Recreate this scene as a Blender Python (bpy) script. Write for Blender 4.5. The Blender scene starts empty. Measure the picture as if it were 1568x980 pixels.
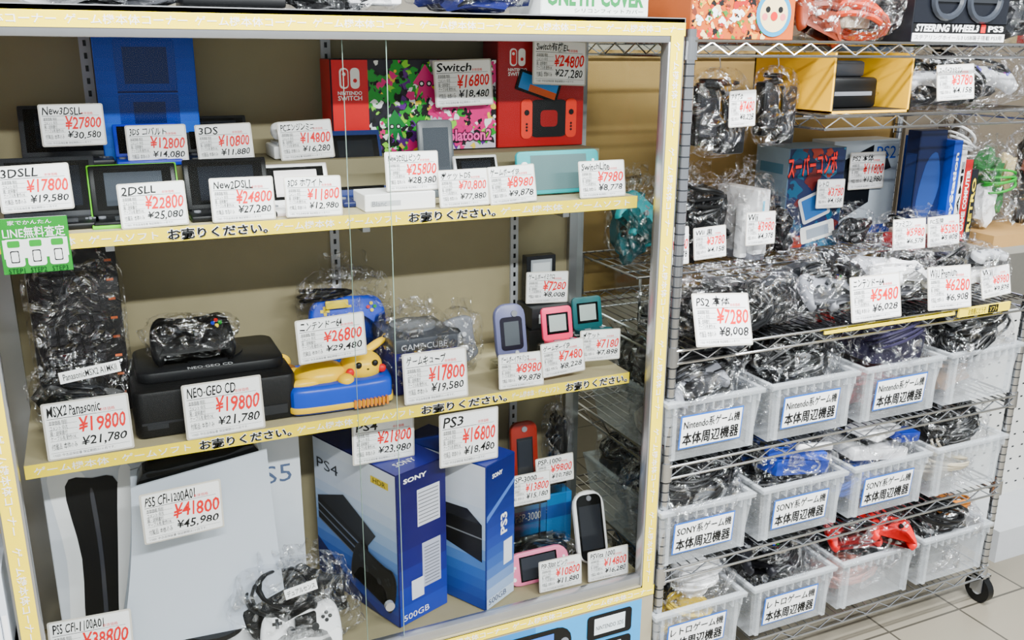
import bpy,bmesh,math,random
from mathutils import Matrix,Vector,noise
random.seed(7)
sc=bpy.context.scene
T=Matrix.Translation
def R(d,ax): return Matrix.Rotation(math.radians(d),4,ax)
I4=Matrix.Identity(4)
# ------------------------------------------------------------------ materials
def lin(h,a=1):
    h=h.lstrip('#'); o=[]
    for i in (0,2,4):
        c=int(h[i:i+2],16)/255; o.append(c/12.92 if c<=.04045 else ((c+.055)/1.055)**2.4)
    return (*o,a)
_m={}
def mat(c,rough=.45,metal=0,var=.05,scale=25,bump=0,emit=0):
    k=(c,rough,metal,var,scale,bump,emit)
    if k in _m: return _m[k]
    m=bpy.data.materials.new('mat_'+c.strip('#')); m.use_nodes=True; nt=m.node_tree; b=nt.nodes['Principled BSDF']
    tc=nt.nodes.new('ShaderNodeTexCoord'); n=nt.nodes.new('ShaderNodeTexNoise'); n.inputs['Scale'].default_value=scale; n.inputs['Detail'].default_value=2
    nt.links.new(tc.outputs['Object'],n.inputs['Vector'])
    mx=nt.nodes.new('ShaderNodeMix'); mx.data_type='RGBA'
    L=lin(c); mx.inputs[6].default_value=tuple(max(0,x*(1-var*1.5)) for x in L[:3])+(1,); mx.inputs[7].default_value=tuple(min(1,x*(1+var)) for x in L[:3])+(1,)
    nt.links.new(n.outputs['Fac'],mx.inputs[0]); nt.links.new(mx.outputs[2],b.inputs['Base Color'])
    b.inputs['Roughness'].default_value=rough; b.inputs['Metallic'].default_value=metal; b.inputs['Specular IOR Level'].default_value=.3
    if bump:
        bp=nt.nodes.new('ShaderNodeBump'); bp.inputs['Strength'].default_value=bump; bp.inputs['Distance'].default_value=.002
        n2=nt.nodes.new('ShaderNodeTexNoise'); n2.inputs['Scale'].default_value=scale*6; nt.links.new(tc.outputs['Object'],n2.inputs['Vector'])
        nt.links.new(n2.outputs['Fac'],bp.inputs['Height']); nt.links.new(bp.outputs[0],b.inputs['Normal'])
    if emit: b.inputs['Emission Color'].default_value=L; b.inputs['Emission Strength'].default_value=emit
    _m[k]=m; return m
def glassmat(name,tint,gl_rough,ior):
    m=bpy.data.materials.new(name); m.use_nodes=True; nt=m.node_tree; nt.nodes.clear()
    o=nt.nodes.new('ShaderNodeOutputMaterial'); mx=nt.nodes.new('ShaderNodeMixShader'); t=nt.nodes.new('ShaderNodeBsdfTransparent'); g=nt.nodes.new('ShaderNodeBsdfGlossy'); f=nt.nodes.new('ShaderNodeFresnel')
    t.inputs[0].default_value=tint; g.inputs['Roughness'].default_value=gl_rough; f.inputs[0].default_value=ior
    nt.links.new(f.outputs[0],mx.inputs[0]); nt.links.new(t.outputs[0],mx.inputs[1]); nt.links.new(g.outputs[0],mx.inputs[2]); nt.links.new(mx.outputs[0],o.inputs[0]); return m
GLASS=glassmat('showcase_glass',(.97,.98,.97,1),.01,1.16)
GLASS2=glassmat('side_glass',(.82,.86,.82,1),.02,1.07)
ACR=glassmat('clear_acrylic',(.95,.965,.95,1),.05,1.3)
def bagmat(name,lo,hi,scale):
    m=bpy.data.materials.new(name); m.use_nodes=True; nt=m.node_tree; nt.nodes.clear(); N=nt.nodes.new
    o=N('ShaderNodeOutputMaterial'); mx=N('ShaderNodeMixShader'); t=N('ShaderNodeBsdfTransparent'); g=N('ShaderNodeBsdfGlossy'); tc=N('ShaderNodeTexCoord')
    n=N('ShaderNodeTexNoise'); n.inputs['Scale'].default_value=scale; n.inputs['Detail'].default_value=3; n.inputs['Distortion'].default_value=2.5
    v=N('ShaderNodeTexVoronoi'); v.feature='DISTANCE_TO_EDGE'; v.inputs['Scale'].default_value=scale*1.6
    r=N('ShaderNodeMapRange'); r.inputs[1].default_value=.48; r.inputs[2].default_value=.60; r.inputs[3].default_value=lo; r.inputs[4].default_value=hi
    bp=N('ShaderNodeBump'); bp.inputs['Strength'].default_value=1; bp.inputs['Distance'].default_value=.04
    ad=N('ShaderNodeMath'); ad.operation='ADD'
    L=nt.links.new
    L(tc.outputs['Object'],n.inputs['Vector']); L(tc.outputs['Object'],v.inputs['Vector'])
    L(n.outputs['Fac'],r.inputs[0]); L(r.outputs[0],mx.inputs[0]); L(n.outputs['Fac'],ad.inputs[0]); L(v.outputs['Distance'],ad.inputs[1]); L(ad.outputs[0],bp.inputs['Height'])
    L(bp.outputs[0],g.inputs['Normal']); g.inputs['Roughness'].default_value=.13; g.inputs[0].default_value=(.97,.98,1,1); t.inputs[0].default_value=(.97,.97,.98,1)
    L(t.outputs[0],mx.inputs[1]); L(g.outputs[0],mx.inputs[2]); L(mx.outputs[0],o.inputs[0]); return m
BAG=bagmat('clear_plastic_bag',.03,.42,16)
def binmat():
    m=bpy.data.materials.new('frosted_bin_plastic'); m.use_nodes=True; nt=m.node_tree; nt.nodes.clear(); N=nt.nodes.new
    o=N('ShaderNodeOutputMaterial'); mx=N('ShaderNodeMixShader'); t=N('ShaderNodeBsdfTransparent'); p=N('ShaderNodeBsdfPrincipled'); n=N('ShaderNodeTexNoise'); r=N('ShaderNodeMapRange')
    n.inputs['Scale'].default_value=9; r.inputs[3].default_value=.20; r.inputs[4].default_value=.34
    p.inputs['Base Color'].default_value=(.76,.79,.82,1); p.inputs['Roughness'].default_value=.2; t.inputs[0].default_value=(.92,.93,.94,1)
    L=nt.links.new; L(n.outputs['Fac'],r.inputs[0]); L(r.outputs[0],mx.inputs[0]); L(t.outputs[0],mx.inputs[1]); L(p.outputs[0],mx.inputs[2]); L(mx.outputs[0],o.inputs[0]); return m
BINM=binmat()
BLK=mat('#08090b',.38); BLKG=mat('#040506',.1); DGR=mat('#222428',.4); GRY=mat('#76787f',.45); LGR=mat('#bcbec2',.4); WHT=mat('#fafafa',.35,var=.01); PAP=mat('#ffffff',.5,var=.005)
YEL=mat('#ffe000',.4,var=.02); RED=mat('#d8080e',.4); INK=mat('#020203',.6); PRED=mat('#e8000c',.6); SIL=mat('#b0b1b3',.28,.85); CHR=mat('#c4c5c8',.18,1,var=.02)
NAV=mat('#0c1450',.4); BLU=mat('#062cc4',.35); GREEN=mat('#149a28',.45); TAN=mat('#c9b893',.7); TEXTG=mat('#505056',.6)
# ------------------------------------------------------------------ text
_tc={}
def tgeo(s,bold=0,shear=0,res=2):
    k=(s,bold,shear,res)
    if k in _tc: return _tc[k]
    cu=bpy.data.curves.new('txt','FONT'); cu.body=s; cu.size=1; cu.resolution_u=res; cu.offset=bold; cu.shear=shear
    ob=bpy.data.objects.new('txt',cu); me=bpy.data.meshes.new_from_object(ob)
    v=[(p.co.x,p.co.y) for p in me.vertices]; f=[tuple(p.vertices) for p in me.polygons]
    bpy.data.objects.remove(ob); bpy.data.curves.remove(cu); bpy.data.meshes.remove(me)
    xs=[p[0] for p in v] or [0,1]; ys=[p[1] for p in v] or [0,1]
    _tc[k]=(v,f,min(xs),min(ys),max(xs),max(ys)); return _tc[k]
# ------------------------------------------------------------------ mesh builder
class MB:
    def __init__(s,name): s.name=name; s.v=[]; s.f=[]; s.mi=[]; s.mats=[]; s.M=I4.copy()
    def add(s,vs,fs,m,M=None):
        if m not in s.mats: s.mats.append(m)
        k=s.mats.index(m); o=len(s.v); X=s.M@M if M is not None else s.M
        s.v+= [X@Vector(p) for p in vs]; s.f+=[tuple(i+o for i in f) for f in fs]; s.mi+=[k]*len(fs); return s
    def bmadd(s,bm,m,M=None):
        bm.verts.ensure_lookup_table(); bm.verts.index_update()
        s.add([v.co.copy() for v in bm.verts],[[v.index for v in f.verts] for f in bm.faces],m,M); bm.free()
    def box(s,x0,x1,y0,y1,z0,z1,m,bev=0,M=None,seg=2):
        bm=bmesh.new(); bmesh.ops.create_cube(bm,size=1)
        for v in bm.verts: v.co=Vector(((x0+x1)/2+v.co.x*(x1-x0),(y0+y1)/2+v.co.y*(y1-y0),(z0+z1)/2+v.co.z*(z1-z0)))
        if bev: bmesh.ops.bevel(bm,geom=bm.edges[:],offset=bev,segments=seg,affect='EDGES',profile=.5)
        s.bmadd(bm,m,M)
    def prism(s,pts,y0,y1,m,bev=0,M=None,seg=2):
        bm=bmesh.new(); a=[bm.verts.new((p[0],y0,p[1])) for p in pts]; b=[bm.verts.new((p[0],y1,p[1])) for p in pts]; n=len(pts)
        bm.faces.new(a); bm.faces.new(b[::-1])
        for i in range(n): bm.faces.new((a[i],b[i],b[(i+1)%n],a[(i+1)%n]))
        bmesh.ops.recalc_face_normals(bm,faces=bm.faces[:])
        if bev:
            S=set(a); S2=set(b); es=[e for e in bm.edges if (e.verts[0] in S and e.verts[1] in S) or (e.verts[0] in S2 and e.verts[1] in S2)]
            bmesh.ops.bevel(bm,geom=es,offset=bev,segments=seg,affect='EDGES',profile=.5)
        s.bmadd(bm,m,M)
    def poly(s,pts,y,m,M=None): s.add([(p[0],y,p[1]) for p in pts],[tuple(range(len(pts)))],m,M)
    def rect(s,x0,z0,x1,z1,y,m,M=None): s.poly([(x0,z0),(x1,z0),(x1,z1),(x0,z1)],y,m,M)
    def text(s,t,x0,z0,x1,z1,y,m,bold=0,shear=0,M=None,res=2,wob=0,seed=0):
        v,f,a,b,c,d=tgeo(t,bold,shear,res); sx=(x1-x0)/max(c-a,1e-5); sz=(z1-z0)/max(d-b,1e-5); H=(z1-z0); V=[]
        for p in v:
            x=x0+(p[0]-a)*sx; z=z0+(p[1]-b)*sz
            if wob:
                q=Vector(((p[0]-a)*1.1,(p[1]-b)*1.1,seed)); x+=wob*H*noise.noise(q)*1.2; z+=wob*H*noise.noise(q+Vector((9,9,9)))*2
            V.append((x,y,z))
        s.add(V,f,m,M)
    def fat(s,t,x0,z0,x1,z1,y,m,k,M=None):
        for i,(a,b) in enumerate(((-k,0),(k,0),(0,-k),(0,k),(0,0))): s.text(t,x0+a,z0+b,x1+a,z1+b,y-.00006*i,m,M=M)
    def cyl(s,p0,p1,r,m,n=12,r2=None,M=None,cap=True):
        p0=Vector(p0); p1=Vector(p1); d=(p1-p0).normalized(); u=d.orthogonal().normalized(); w=d.cross(u); r2=r if r2 is None else r2
        vs=[p0+(u*math.cos(2*math.pi*i/n)+w*math.sin(2*math.pi*i/n))*r for i in range(n)]+[p1+(u*math.cos(2*math.pi*i/n)+w*math.sin(2*math.pi*i/n))*r2 for i in range(n)]
        fs=[(i,(i+1)%n,n+(i+1)%n,n+i) for i in range(n)]
        if cap: fs+=[tuple(range(n))[::-1],tuple(range(n,2*n))]
        s.add(vs,fs,m,M)
    def tube(s,pts,r,m,n=6,M=None):
        pts=[Vector(p) for p in pts]; vs=[]; fs=[]; d=(pts[1]-pts[0]).normalized(); u=d.orthogonal().normalized()
        for i,p in enumerate(pts):
            d=(pts[min(i+1,len(pts)-1)]-pts[max(i-1,0)])
            d=d.normalized() if d.length>1e-9 else Vector((0,0,1))
            u=(u-d*u.dot(d)); u=u.normalized() if u.length>1e-6 else d.orthogonal().normalized(); w=d.cross(u)
            for k in range(n):
                a=2*math.pi*k/n; vs.append(p+(u*math.cos(a)+w*math.sin(a))*r)
        for i in range(len(pts)-1):
            for k in range(n): fs.append((i*n+k,i*n+(k+1)%n,(i+1)*n+(k+1)%n,(i+1)*n+k))
        fs+=[tuple(range(n))[::-1],tuple(range(len(vs)-n,len(vs)))]
        s.add(vs,fs,m,M)
    def ell(s,c,r,m,M=None,sub=3,nz=0,pw=1,seed=0):
        bm=bmesh.new(); bmesh.ops.create_icosphere(bm,subdivisions=sub,radius=1)
        for v in bm.verts:
            n=v.co.normalized(); q=Vector([math.copysign(abs(k)**pw,k) for k in n])
            if nz: q*=1+nz*noise.noise(n*1.8+Vector((seed*7.3,seed,0)))+nz*.5*noise.noise(n*5+Vector((seed*3.1,0,seed)))
            v.co=Vector((c[0]+q.x*r[0],c[1]+q.y*r[1],c[2]+q.z*r[2]))
        s.bmadd(bm,m,M)
    def done(s,loc=(0,0,0),rz=0,rx=0,ry=0,parent=None,ang=32):
        me=bpy.data.meshes.new(s.name); me.from_pydata([tuple(p) for p in s.v],[],s.f)
        for m in s.mats: me.materials.append(m)
        me.polygons.foreach_set('material_index',s.mi); me.polygons.foreach_set('use_smooth',[True]*len(s.f)); me.update()
        try: me.set_sharp_from_angle(angle=math.radians(ang))
        except Exception: pass
        o=bpy.data.objects.new(s.name,me); sc.collection.objects.link(o)
        o.matrix_world=T(loc)@R(rz,'Z')@R(rx,'X')@R(ry,'Y')
        if parent: o.parent=parent
        return o
def rr(w,h,r,n=4,cx=0,cz=0):
    o=[]
    for sx,sz,a0 in ((1,1,0),(-1,1,90),(-1,-1,180),(1,-1,270)):
        for i in range(n+1):
            a=math.radians(a0+90*i/n); o.append((cx+sx*(w/2-r)+r*math.cos(a),cz+sz*(h/2-r)+r*math.sin(a)))
    return o
def circ(cx,cz,r,n=20,ry=None): return [(cx+r*math.cos(2*math.pi*i/n),cz+(ry or r)*math.sin(2*math.pi*i/n)) for i in range(n)]
def catmull(P,k=4):
    n=len(P); o=[]
    for i in range(n):
        a,b,c,d=[Vector(P[(i+j)%n]) for j in (-1,0,1,2)]
        for t in range(k):
            t/=k; o.append(tuple(.5*((2*b)+(c-a)*t+(2*a-5*b+4*c-d)*t*t+(3*b-a-3*c+d)*t**3)))
    return o
def blob(cx,cz,r,seed,n=18,amp=.5):
    rnd=random.Random(seed); P=[(cx+r*(1+amp*(rnd.random()-.5)*(2 if i%2 else .6))*math.cos(2*math.pi*i/n),cz+r*(1+amp*(rnd.random()-.5)*(2 if i%2 else .6))*math.sin(2*math.pi*i/n)) for i in range(n)]
    return catmull(P,3)
def clipr(P,x0,z0,x1,z1): return [(min(max(p[0],x0),x1),min(max(p[1],z0),z1)) for p in P]
FL=R(-90,'Z'); FR=R(90,'Z'); FT=R(-90,'X')
# ------------------------------------------------------------------ camera
cam=bpy.data.cameras.new('camera'); co=bpy.data.objects.new('camera',cam); sc.collection.objects.link(co)
cam.lens=32.4; cam.sensor_width=36; cam.clip_start=.05
r_=Vector((.90995,-.41465,.00646)); u_=Vector((.11125,.25915,.95941)); f_=Vector((.39949,.8723,-.28195))
M=Matrix((r_,u_,-f_)).transposed().to_4x4(); M.translation=Vector((-1.19,-1.75,1.72)); co.matrix_world=M; sc.camera=co
# ------------------------------------------------------------------ room
def tilemat():
    m=bpy.data.materials.new('floor_tile'); m.use_nodes=True; nt=m.node_tree; b=nt.nodes['Principled BSDF']; N=nt.nodes.new; L=nt.links.new
    tc=N('ShaderNodeTexCoord'); br=N('ShaderNodeTexBrick'); br.offset=0; br.inputs['Color1'].default_value=lin('#7c7567'); br.inputs['Color2'].default_value=lin('#898172'); br.inputs['Mortar'].default_value=lin('#423e37')
    br.inputs['Scale'].default_value=1; br.inputs['Brick Width'].default_value=.3; br.inputs['Row Height'].default_value=.3; br.inputs['Mortar Size'].default_value=.004
    L(tc.outputs['Object'],br.inputs['Vector']); L(br.outputs[0],b.inputs['Base Color']); b.inputs['Roughness'].default_value=.3; return m
m=MB('floor'); m.box(-4,5,-5,2.2,-.05,0,tilemat()); m.done()
m=MB('wall_back'); m.box(-4,5,2.2,2.25,0,2.8,mat('#cfc8b8',.8)); m.done()
m=MB('ceiling'); m.box(-4,5,-5,2.2,2.8,2.85,mat('#e8e8e4',.8)); m.done()
wd=bpy.data.worlds.new('world'); sc.world=wd; wd.use_nodes=True; wd.node_tree.nodes['Background'].inputs[0].default_value=(.88,.95,1,1); wd.node_tree.nodes['Background'].inputs[1].default_value=.95
for (x,y) in ((-.9,-.8),(.9,-.8),(-.9,-2.3),(.9,-2.3)):
    m=MB('fluorescent_ceiling_lamp'); m.box(-.62,.62,-.09,.09,-.0,.06,mat('#e9e9e9',.4)); 
    for k in (-.045,.045): m.cyl((-.6,k,-.015),(.6,k,-.015),.013,mat('#ffffff',.4,emit=6))
    o=m.done((x,y,2.74))
    l=bpy.data.lights.new('tube_light','AREA'); l.shape='RECTANGLE'; l.size=1.25; l.size_y=.12; l.energy=(122 if y>-1 else 160); l.color=(.95,.99,1)
    lo=bpy.data.objects.new('tube_light',l); sc.collection.objects.link(lo); lo.location=(0,0,-.04); lo.parent=o
# ------------------------------------------------------------------ display cabinet
CABI=mat('#968c6c',.75)
def tape(m,x0,x1,z0,z1,y,txt,rep,cm=None):
    m.rect(x0,z0,x1,z1,y,YEL); h=z1-z0; w=(x1-x0)/rep
    for i in range(rep): m.text(txt,x0+w*i+.006,z0+h*.2,x0+w*(i+1)-.006,z1-h*.2,y-.0008,WHT,bold=.008,res=1)
m=MB('glass_display_cabinet')
m.box(-1.41,.02,.02,.45,.34,.36,CABI)
m.box(-1.41,.02,0,.45,0.0,.37,mat('#9b927c',.7))
m.box(-1.40,.01,.0,.45,.37,.40,CABI)
m.box(-1.41,.02,0,.03,.366,.396,SIL)
m.box(-1.37,-.02,.004,.03,.396,.425,SIL,.002)
m.box(-1.41,.02,.445,.46,.36,1.785,CABI)
m.box(-1.41,.02,0,.46,1.765,1.787,SIL)
m.box(-1.41,.02,0,.03,1.735,1.787,SIL,.002)
m.box(-1.37,-.02,.03,.44,1.745,1.764,CABI)
for x in (-1.389,0):
    m.box(x-.021,x+.021,0,.03,.39,1.74,SIL,.002)
    m.box(x-.021,x+.021,.43,.46,.39,1.765,SIL)
for x in (-1.17,-.664,-.182,):
    m.box(x-.011,x+.011,.438,.446,.40,1.75,LGR)
    for i in range(52): m.box(x-.003,x+.003,.4365,.4385,.42+i*.0255,.432+i*.0255,BLK)
for zt,zz in ((1.392,1.379),(.955,.942)):
    m.box(-1.365,-.03,.085,.44,zt-.02,zt,mat('#b3a884',.5))
    for x in (-1.17,-.664,-.182): m.box(x-.008,x+.008,.15,.44,zt-.05,zt-.02,SIL)
tape(m,-1.41,.02,1.75,1.777,-.0015,'ゲーム機本体コーナー',7)
tape(m,-1.41,.02,.368,.395,-.0015,'ゲーム機本体コーナー',7)
for x in (-1.389,0):
    m.rect(x-.016,.395,x+.016,1.75,-.0015,YEL)
    for i in range(6):
        c=.395+1.355*(i+.5)/6; m.text('ゲーム機本体コーナー',-.10,-.008,.10,.008,-.0025,WHT,bold=.008,res=1,M=T((x,0,c))@R(90,'Y'))
def selltape(zc,spans):
    m.rect(-1.365,zc-.014,-.03,zc+.014,.0835,YEL); pos=-1.36
    for a,b in spans:
        if a-pos>.12: m.text('ゲーム機本体・ゲームソフト',pos+.01,zc-.008,a-.015,zc+.008,.0825,WHT,bold=.008,res=1)
        m.text('お売りください。',a,zc-.012,b,zc+.012,.0822,WHT,bold=.07,res=1); m.text('お売りください。',a+.002,zc-.0105,b-.002,zc+.0105,.0815,INK,bold=.03)
        pos=b
    if -.04-pos>.12: m.text('ゲーム機本体・ゲームソフト',pos+.01,zc-.008,-.05,zc+.008,.0825,WHT,bold=.008,res=1)
selltape(1.379,[(-1.07,-.88),(-.593,-.39)]); selltape(.942,[(-1.05,-.86),(-.575,-.36),(-.21,-.035)])
cab=m.done()
m=MB('sliding_glass_panes')
m.rect(-1.37,.425,-.65,1.737,.012,GLASS); m.rect(-.733,.425,-.02,1.737,.022,GLASS)
EDG=mat('#7d968a',.15)
m.box(-.6508,-.6497,.011,.014,.425,1.737,EDG); m.box(-.7335,-.7325,.021,.024,.425,1.737,EDG)
m.add([(.003,.03,.4),(.003,.43,.4),(.003,.43,1.745),(.003,.03,1.745)],[(0,1,2,3)],GLASS2)
m.cyl((-.685,.008,.52),(-.685,-.004,.52),.011,SIL); m.box(-.71,-.66,-.004,.01,.398,.432,SIL,.003)
m.done(parent=cab)
m=MB('handheld_poster'); m.rect(-.46,.08,-.015,.362,-.001,mat('#1f97dc',.35)); m.rect(-.46,.08,-.32,.362,-.0016,mat('#1a7abc',.35))
m.prism(rr(.24,.09,.04,cx=-.34,cz=.30),-.003,-.0016,BLKG); m.rect(-.41,.268,-.27,.332,-.0035,mat('#2f6fd0',.3)); m.prism(circ(-.44,.30,.012),-.0045,-.003,GRY); m.prism(circ(-.24,.30,.012),-.0045,-.003,GRY)
m.prism(rr(.13,.07,.01,cx=-.11,cz=.315),-.003,-.0016,INK); m.rect(-.155,.293,-.065,.34,-.0035,mat('#dfe9ee',.3)); m.prism(rr(.13,.07,.01,cx=-.11,cz=.235),-.003,-.0016,INK); m.rect(-.145,.215,-.075,.26,-.0035,mat('#e8edf0',.3))
m.text('NINTENDO 3DS',-.15,.306,-.07,.318,-.004,INK); m.done()
# ------------------------------------------------------------------ price tags
MICRO='本体価格 特別\nコメント 中古\n箱・説明書付\nケーブル有 動作OK'
_tn=[0]
def tag(x,y,z,title,price,total,w=.118,tilt=10,rz=0,ry=0,h=None):
    h=h or w*.70; m=MB('price_tag'); _tn[0]+=1; sd=_tn[0]*1.7; rnd=random.Random(_tn[0]); ry+=rnd.uniform(-2.6,2.6); rz+=rnd.uniform(-4,4)
    m.prism(rr(w,h,.004,cz=h/2),0,.0016,mat('#cfc9bf',.15,var=.01),.0004); m.prism(rr(w*.95,h*.94,.003,cz=h/2),-.0006,0,PAP)
    X=lambda t:(t-.5)*w*.92; Z=lambda t:h*.04+t*h*.92; y0=-.0011
    tl=min(.66,.09*len(title)+.1)
    m.text(title,X(.02),Z(.77),X(.02+tl),Z(.97),y0,INK,bold=.014,shear=.12,wob=.09,seed=sd)
    m.rect(X(.01),Z(.735),X(.62),Z(.745),y0,INK)
    for q in range(4): m.rect(X(.02),Z(.315+.105*q),X(.37),Z(.32+.105*q),y0,TEXTG)
    m.text(MICRO,X(.03),Z(.32),X(.34),Z(.71),y0,INK,res=1)
    m.rect(X(.40),Z(.735),X(.96),Z(.742),y0,TEXTG); m.text('本体価格',X(.66),Z(.76),X(.86),Z(.83),y0,PRED,res=1)
    m.text('¥'+price,X(.38),Z(.40),X(.99),Z(.71),y0,PRED,bold=.018,shear=.2,wob=.08,seed=sd+5)
    m.text('¥'+total,X(.40),Z(.13),X(.97),Z(.34),y0,INK,bold=.014,shear=.2,wob=.09,seed=sd+8)
    m.text('付属品: 本体のみ',X(.03),Z(.15),X(.34),Z(.27),y0,INK,res=1,wob=.08,seed=sd)
    m.rect(X(.01),Z(.095),X(.99),Z(.10),y0,TEXTG)
    m.text('USED 中古品保証書 保証期間は1ヶ月です。',X(.03),Z(.02),X(.8),Z(.075),y0,TEXTG,res=1)
    m.box(-.012,.012,.0016,.02,0,.003,mat('#d8dcdc',.1),.0005); m.box(-.012,.012,.0016,.004,0,h*.4,mat('#d8dcdc',.1),.0005)
    return m.done((x,y,z),rz,-tilt,ry)
# ------------------------------------------------------------------ device builders
def clamshell(name,x,y,z,w,body,lid,screen=BLKG,trim=None,rz=0,bd=.075,lh=.095):
    m=MB(name); t=.012
    m.box(-w/2,w/2,-bd,0,0,t,body,.004)
    if trim: m.box(-w/2-.003,w/2+.003,-bd-.003,.003,-.0005,.006,trim,.002)
    m.box(-w*.26,w*.26,-bd*.82,-bd*.2,t,t+.0008,screen)
    m.cyl((-w*.4,-bd*.35,t),(-w*.4,-bd*.35,t+.003),.007,GRY); 
    for a,b in ((0,.5),(0,-.5),(.5,0),(-.5,0)): m.cyl((w*.39+a*.013,-bd*.4+b*.013,t),(w*.39+a*.013,-bd*.4+b*.013,t+.002),.003,GRY,8)
    L=T((0,-.004,t))@R(-22,'X')
    m.box(-w/2,w/2,-.004,.006,0,lh,lid,.0035,M=L)
    if trim: m.box(-w/2-.003,w/2+.003,.002,.009,-.002,lh+.003,trim,.003,M=L)
    m.rect(-w*.44,lh*.1,w*.44,lh*.92,-.0046,BLKG,M=L); m.rect(-w*.33,lh*.18,w*.33,lh*.84,-.005,screen,M=L)
    m.cyl((-w*.45,0,t),(w*.45,0,t),.006,body)
    return m.done((x,y,z),rz)
SCR=mat('#15181e',.06); SCRG=mat('#33383f',.08)
def pad(m,M,s,col,acc=DGR,style=0,btn=None):
    P=[(0,.27),(.2,.28),(.36,.31),(.46,.2),(.5,-.02),(.49,-.28),(.42,-.38),(.34,-.3),(.26,-.12),(.12,-.08),(0,-.08)]
    if style==1: P=[(0,.22),(.22,.2),(.36,.22),(.47,.14),(.5,0),(.46,-.16),(.36,-.2),(.24,-.1),(0,-.06)]
    if style==2: P=[(0,.27),(.2,.26),(.38,.24),(.48,.12),(.5,-.1),(.47,-.36),(.40,-.4),(.33,-.2),(.18,-.06),(.09,-.12),(.06,-.42),(0,-.46)]
    Q=[(p[0]*s,p[1]*s) for p in P]+[(-p[0]*s,p[1]*s) for p in P[-2:0:-1]]
    Q=catmull(Q,3)[::-1]
    m.prism(Q,-.09*s,.09*s,col,.055*s,M=M,seg=3)
    d=-.09*s
    m.box(-.36*s,-.24*s,d-.01*s,d,.08*s,.12*s,acc,M=M); m.box(-.32*s,-.28*s,d-.01*s,d,.04*s,.16*s,acc,M=M)
    B=btn or [acc]*4
    for i,(a,b) in enumerate(((0,.045),(.045,0),(0,-.045),(-.045,0))): m.cyl(((.31+a)*s,d,(.10+b)*s),((.31+a)*s,d-.02*s,(.10+b)*s),.024*s,B[i],10,M=M)
    if style!=1:
        for sx in ((-.15,.15) if style==0 else (0,)):
            m.cyl((sx*s,d,-.0*s),(sx*s,d-.05*s,-.0*s),.03*s,acc,12,M=M); m.cyl((sx*s,d-.05*s,0),(sx*s,d-.07*s,0),.05*s,acc,14,M=M)
    m.box(-.05*s,.05*s,d-.006*s,d,.12*s,.15*s,acc,M=M)
def coil(m,c,r,h,turns,tr,col,seed,tiltM=I4):
    P=[]; n=int(turns*14)
    for i in range(n):
        a=2*math.pi*i/14; k=1+.3*noise.noise(Vector((i*.11,seed,0))); P.append(Vector(c)+tiltM.to_3x3()@Vector((r*k*math.cos(a),r*.62*k*math.sin(a),h*(noise.noise(Vector((i*.07,seed*2,5)))))))
    m.tube(P,tr,col,6)
def bag(m,c,d,seed,fin=True,amp=.22):
    m.ell(c,(d[0]/2,d[1]/2,d[2]/2),BAG,sub=4,nz=amp,pw=.62,seed=seed)
    if fin:
        n=14; vs=[];w=d[0]*.5
        for j in range(4):
            for i in range(n): 
                vs.append((c[0]-w/2+w*i/(n-1)+.01*noise.noise(Vector((i*.5,j,seed))),c[1]+.012*math.sin(i*1.3+seed+j*.4),c[2]+d[2]*(.42+.08*j)+.012*noise.noise(Vector((i*.8,j,seed+3)))))
        m.add(vs,[(j*n+i,j*n+i+1,(j+1)*n+i+1,(j+1)*n+i) for j in range(3) for i in range(n-1)],BAG)
def label_strip(m,t,w,h,M): m.rect(-w/2,-h/2,w/2,h/2,0,PAP,M=M); m.text(t,-w*.44,-h*.3,w*.44,h*.3,-.0006,INK,M=M,bold=.01)
def bagged(name,x,y,z,w,d,h,items,seed=1,rz=0,parent=None,fin=True):
    m=MB(name); rnd=random.Random(seed)
    for it in items:
        k=it[0]
        if k=='pad': pad(m,T((it[1]*w,it[2]*d,h*it[3]))@R(it[4],'Y')@R(it[5],'X'),it[6],it[7],it[8] if len(it)>8 else DGR,it[9] if len(it)>9 else 0,it[10] if len(it)>10 else None)
        if k=='coil': coil(m,(it[1]*w,it[2]*d,it[3]*h),it[4]*w,h*.3,it[5],it[6],it[7],seed+it[1]*10,R(rnd.uniform(-50,50),'X')@R(rnd.uniform(-30,30),'Y'))
        if k=='box': m.box(it[1]*w-it[4]/2,it[1]*w+it[4]/2,it[2]*d-it[5]/2,it[2]*d+it[5]/2,it[3]*h,it[3]*h+it[6],it[7],.004,M=R(rnd.uniform(-14,14),'Z'))
        if k=='lump': m.ell((it[1]*w,it[2]*d,it[3]*h),(it[4]*w,it[5]*d,it[6]*h),it[7],nz=.5,pw=.75,seed=seed+it[1])
    bag(m,(0,0,h/2),(w,d,h),seed,fin)
    return m.done((x,y,z),rz,parent=parent)
def carton(name,x,y,z,w,d,h,main,rz=0,decor=None,side=None,top=None,rx=0):
    m=MB(name); m.box(-w/2,w/2,-d/2,d/2,0,h,main,.0015,seg=1)
    if side: 
        m.rect(-d/2+.001,.001,d/2-.001,h-.001,-w/2-.0004,side,M=FL); m.rect(-d/2+.001,.001,d/2-.001,h-.001,-w/2-.0004,side,M=FR)
    if top: m.rect(-w/2+.001,-d/2+.001,w/2-.001,d/2-.001,-h-.0004,top,M=FT)
    if decor: decor(m,w,d,h)
    return m.done((x,y,z),rz,rx)
def gh(name,x,y,z,w,h,t,body,scr,rz=0,tilt=15,extra=None,r=None):
    m=MB(name); m.prism(rr(w,h,r or min(w,h)*.12,cz=h/2),0,t,body,t*.3); 
    if scr: m.rect(scr[0]*w,scr[1]*h,scr[2]*w,scr[3]*h,-.0006,scr[4])
    if extra: extra(m,w,h,t)
    m.box(-.015,.015,t,t+.03,0,.004,mat('#d8dcdc',.1))
    return m.done((x,y,z),rz,-tilt)
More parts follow.
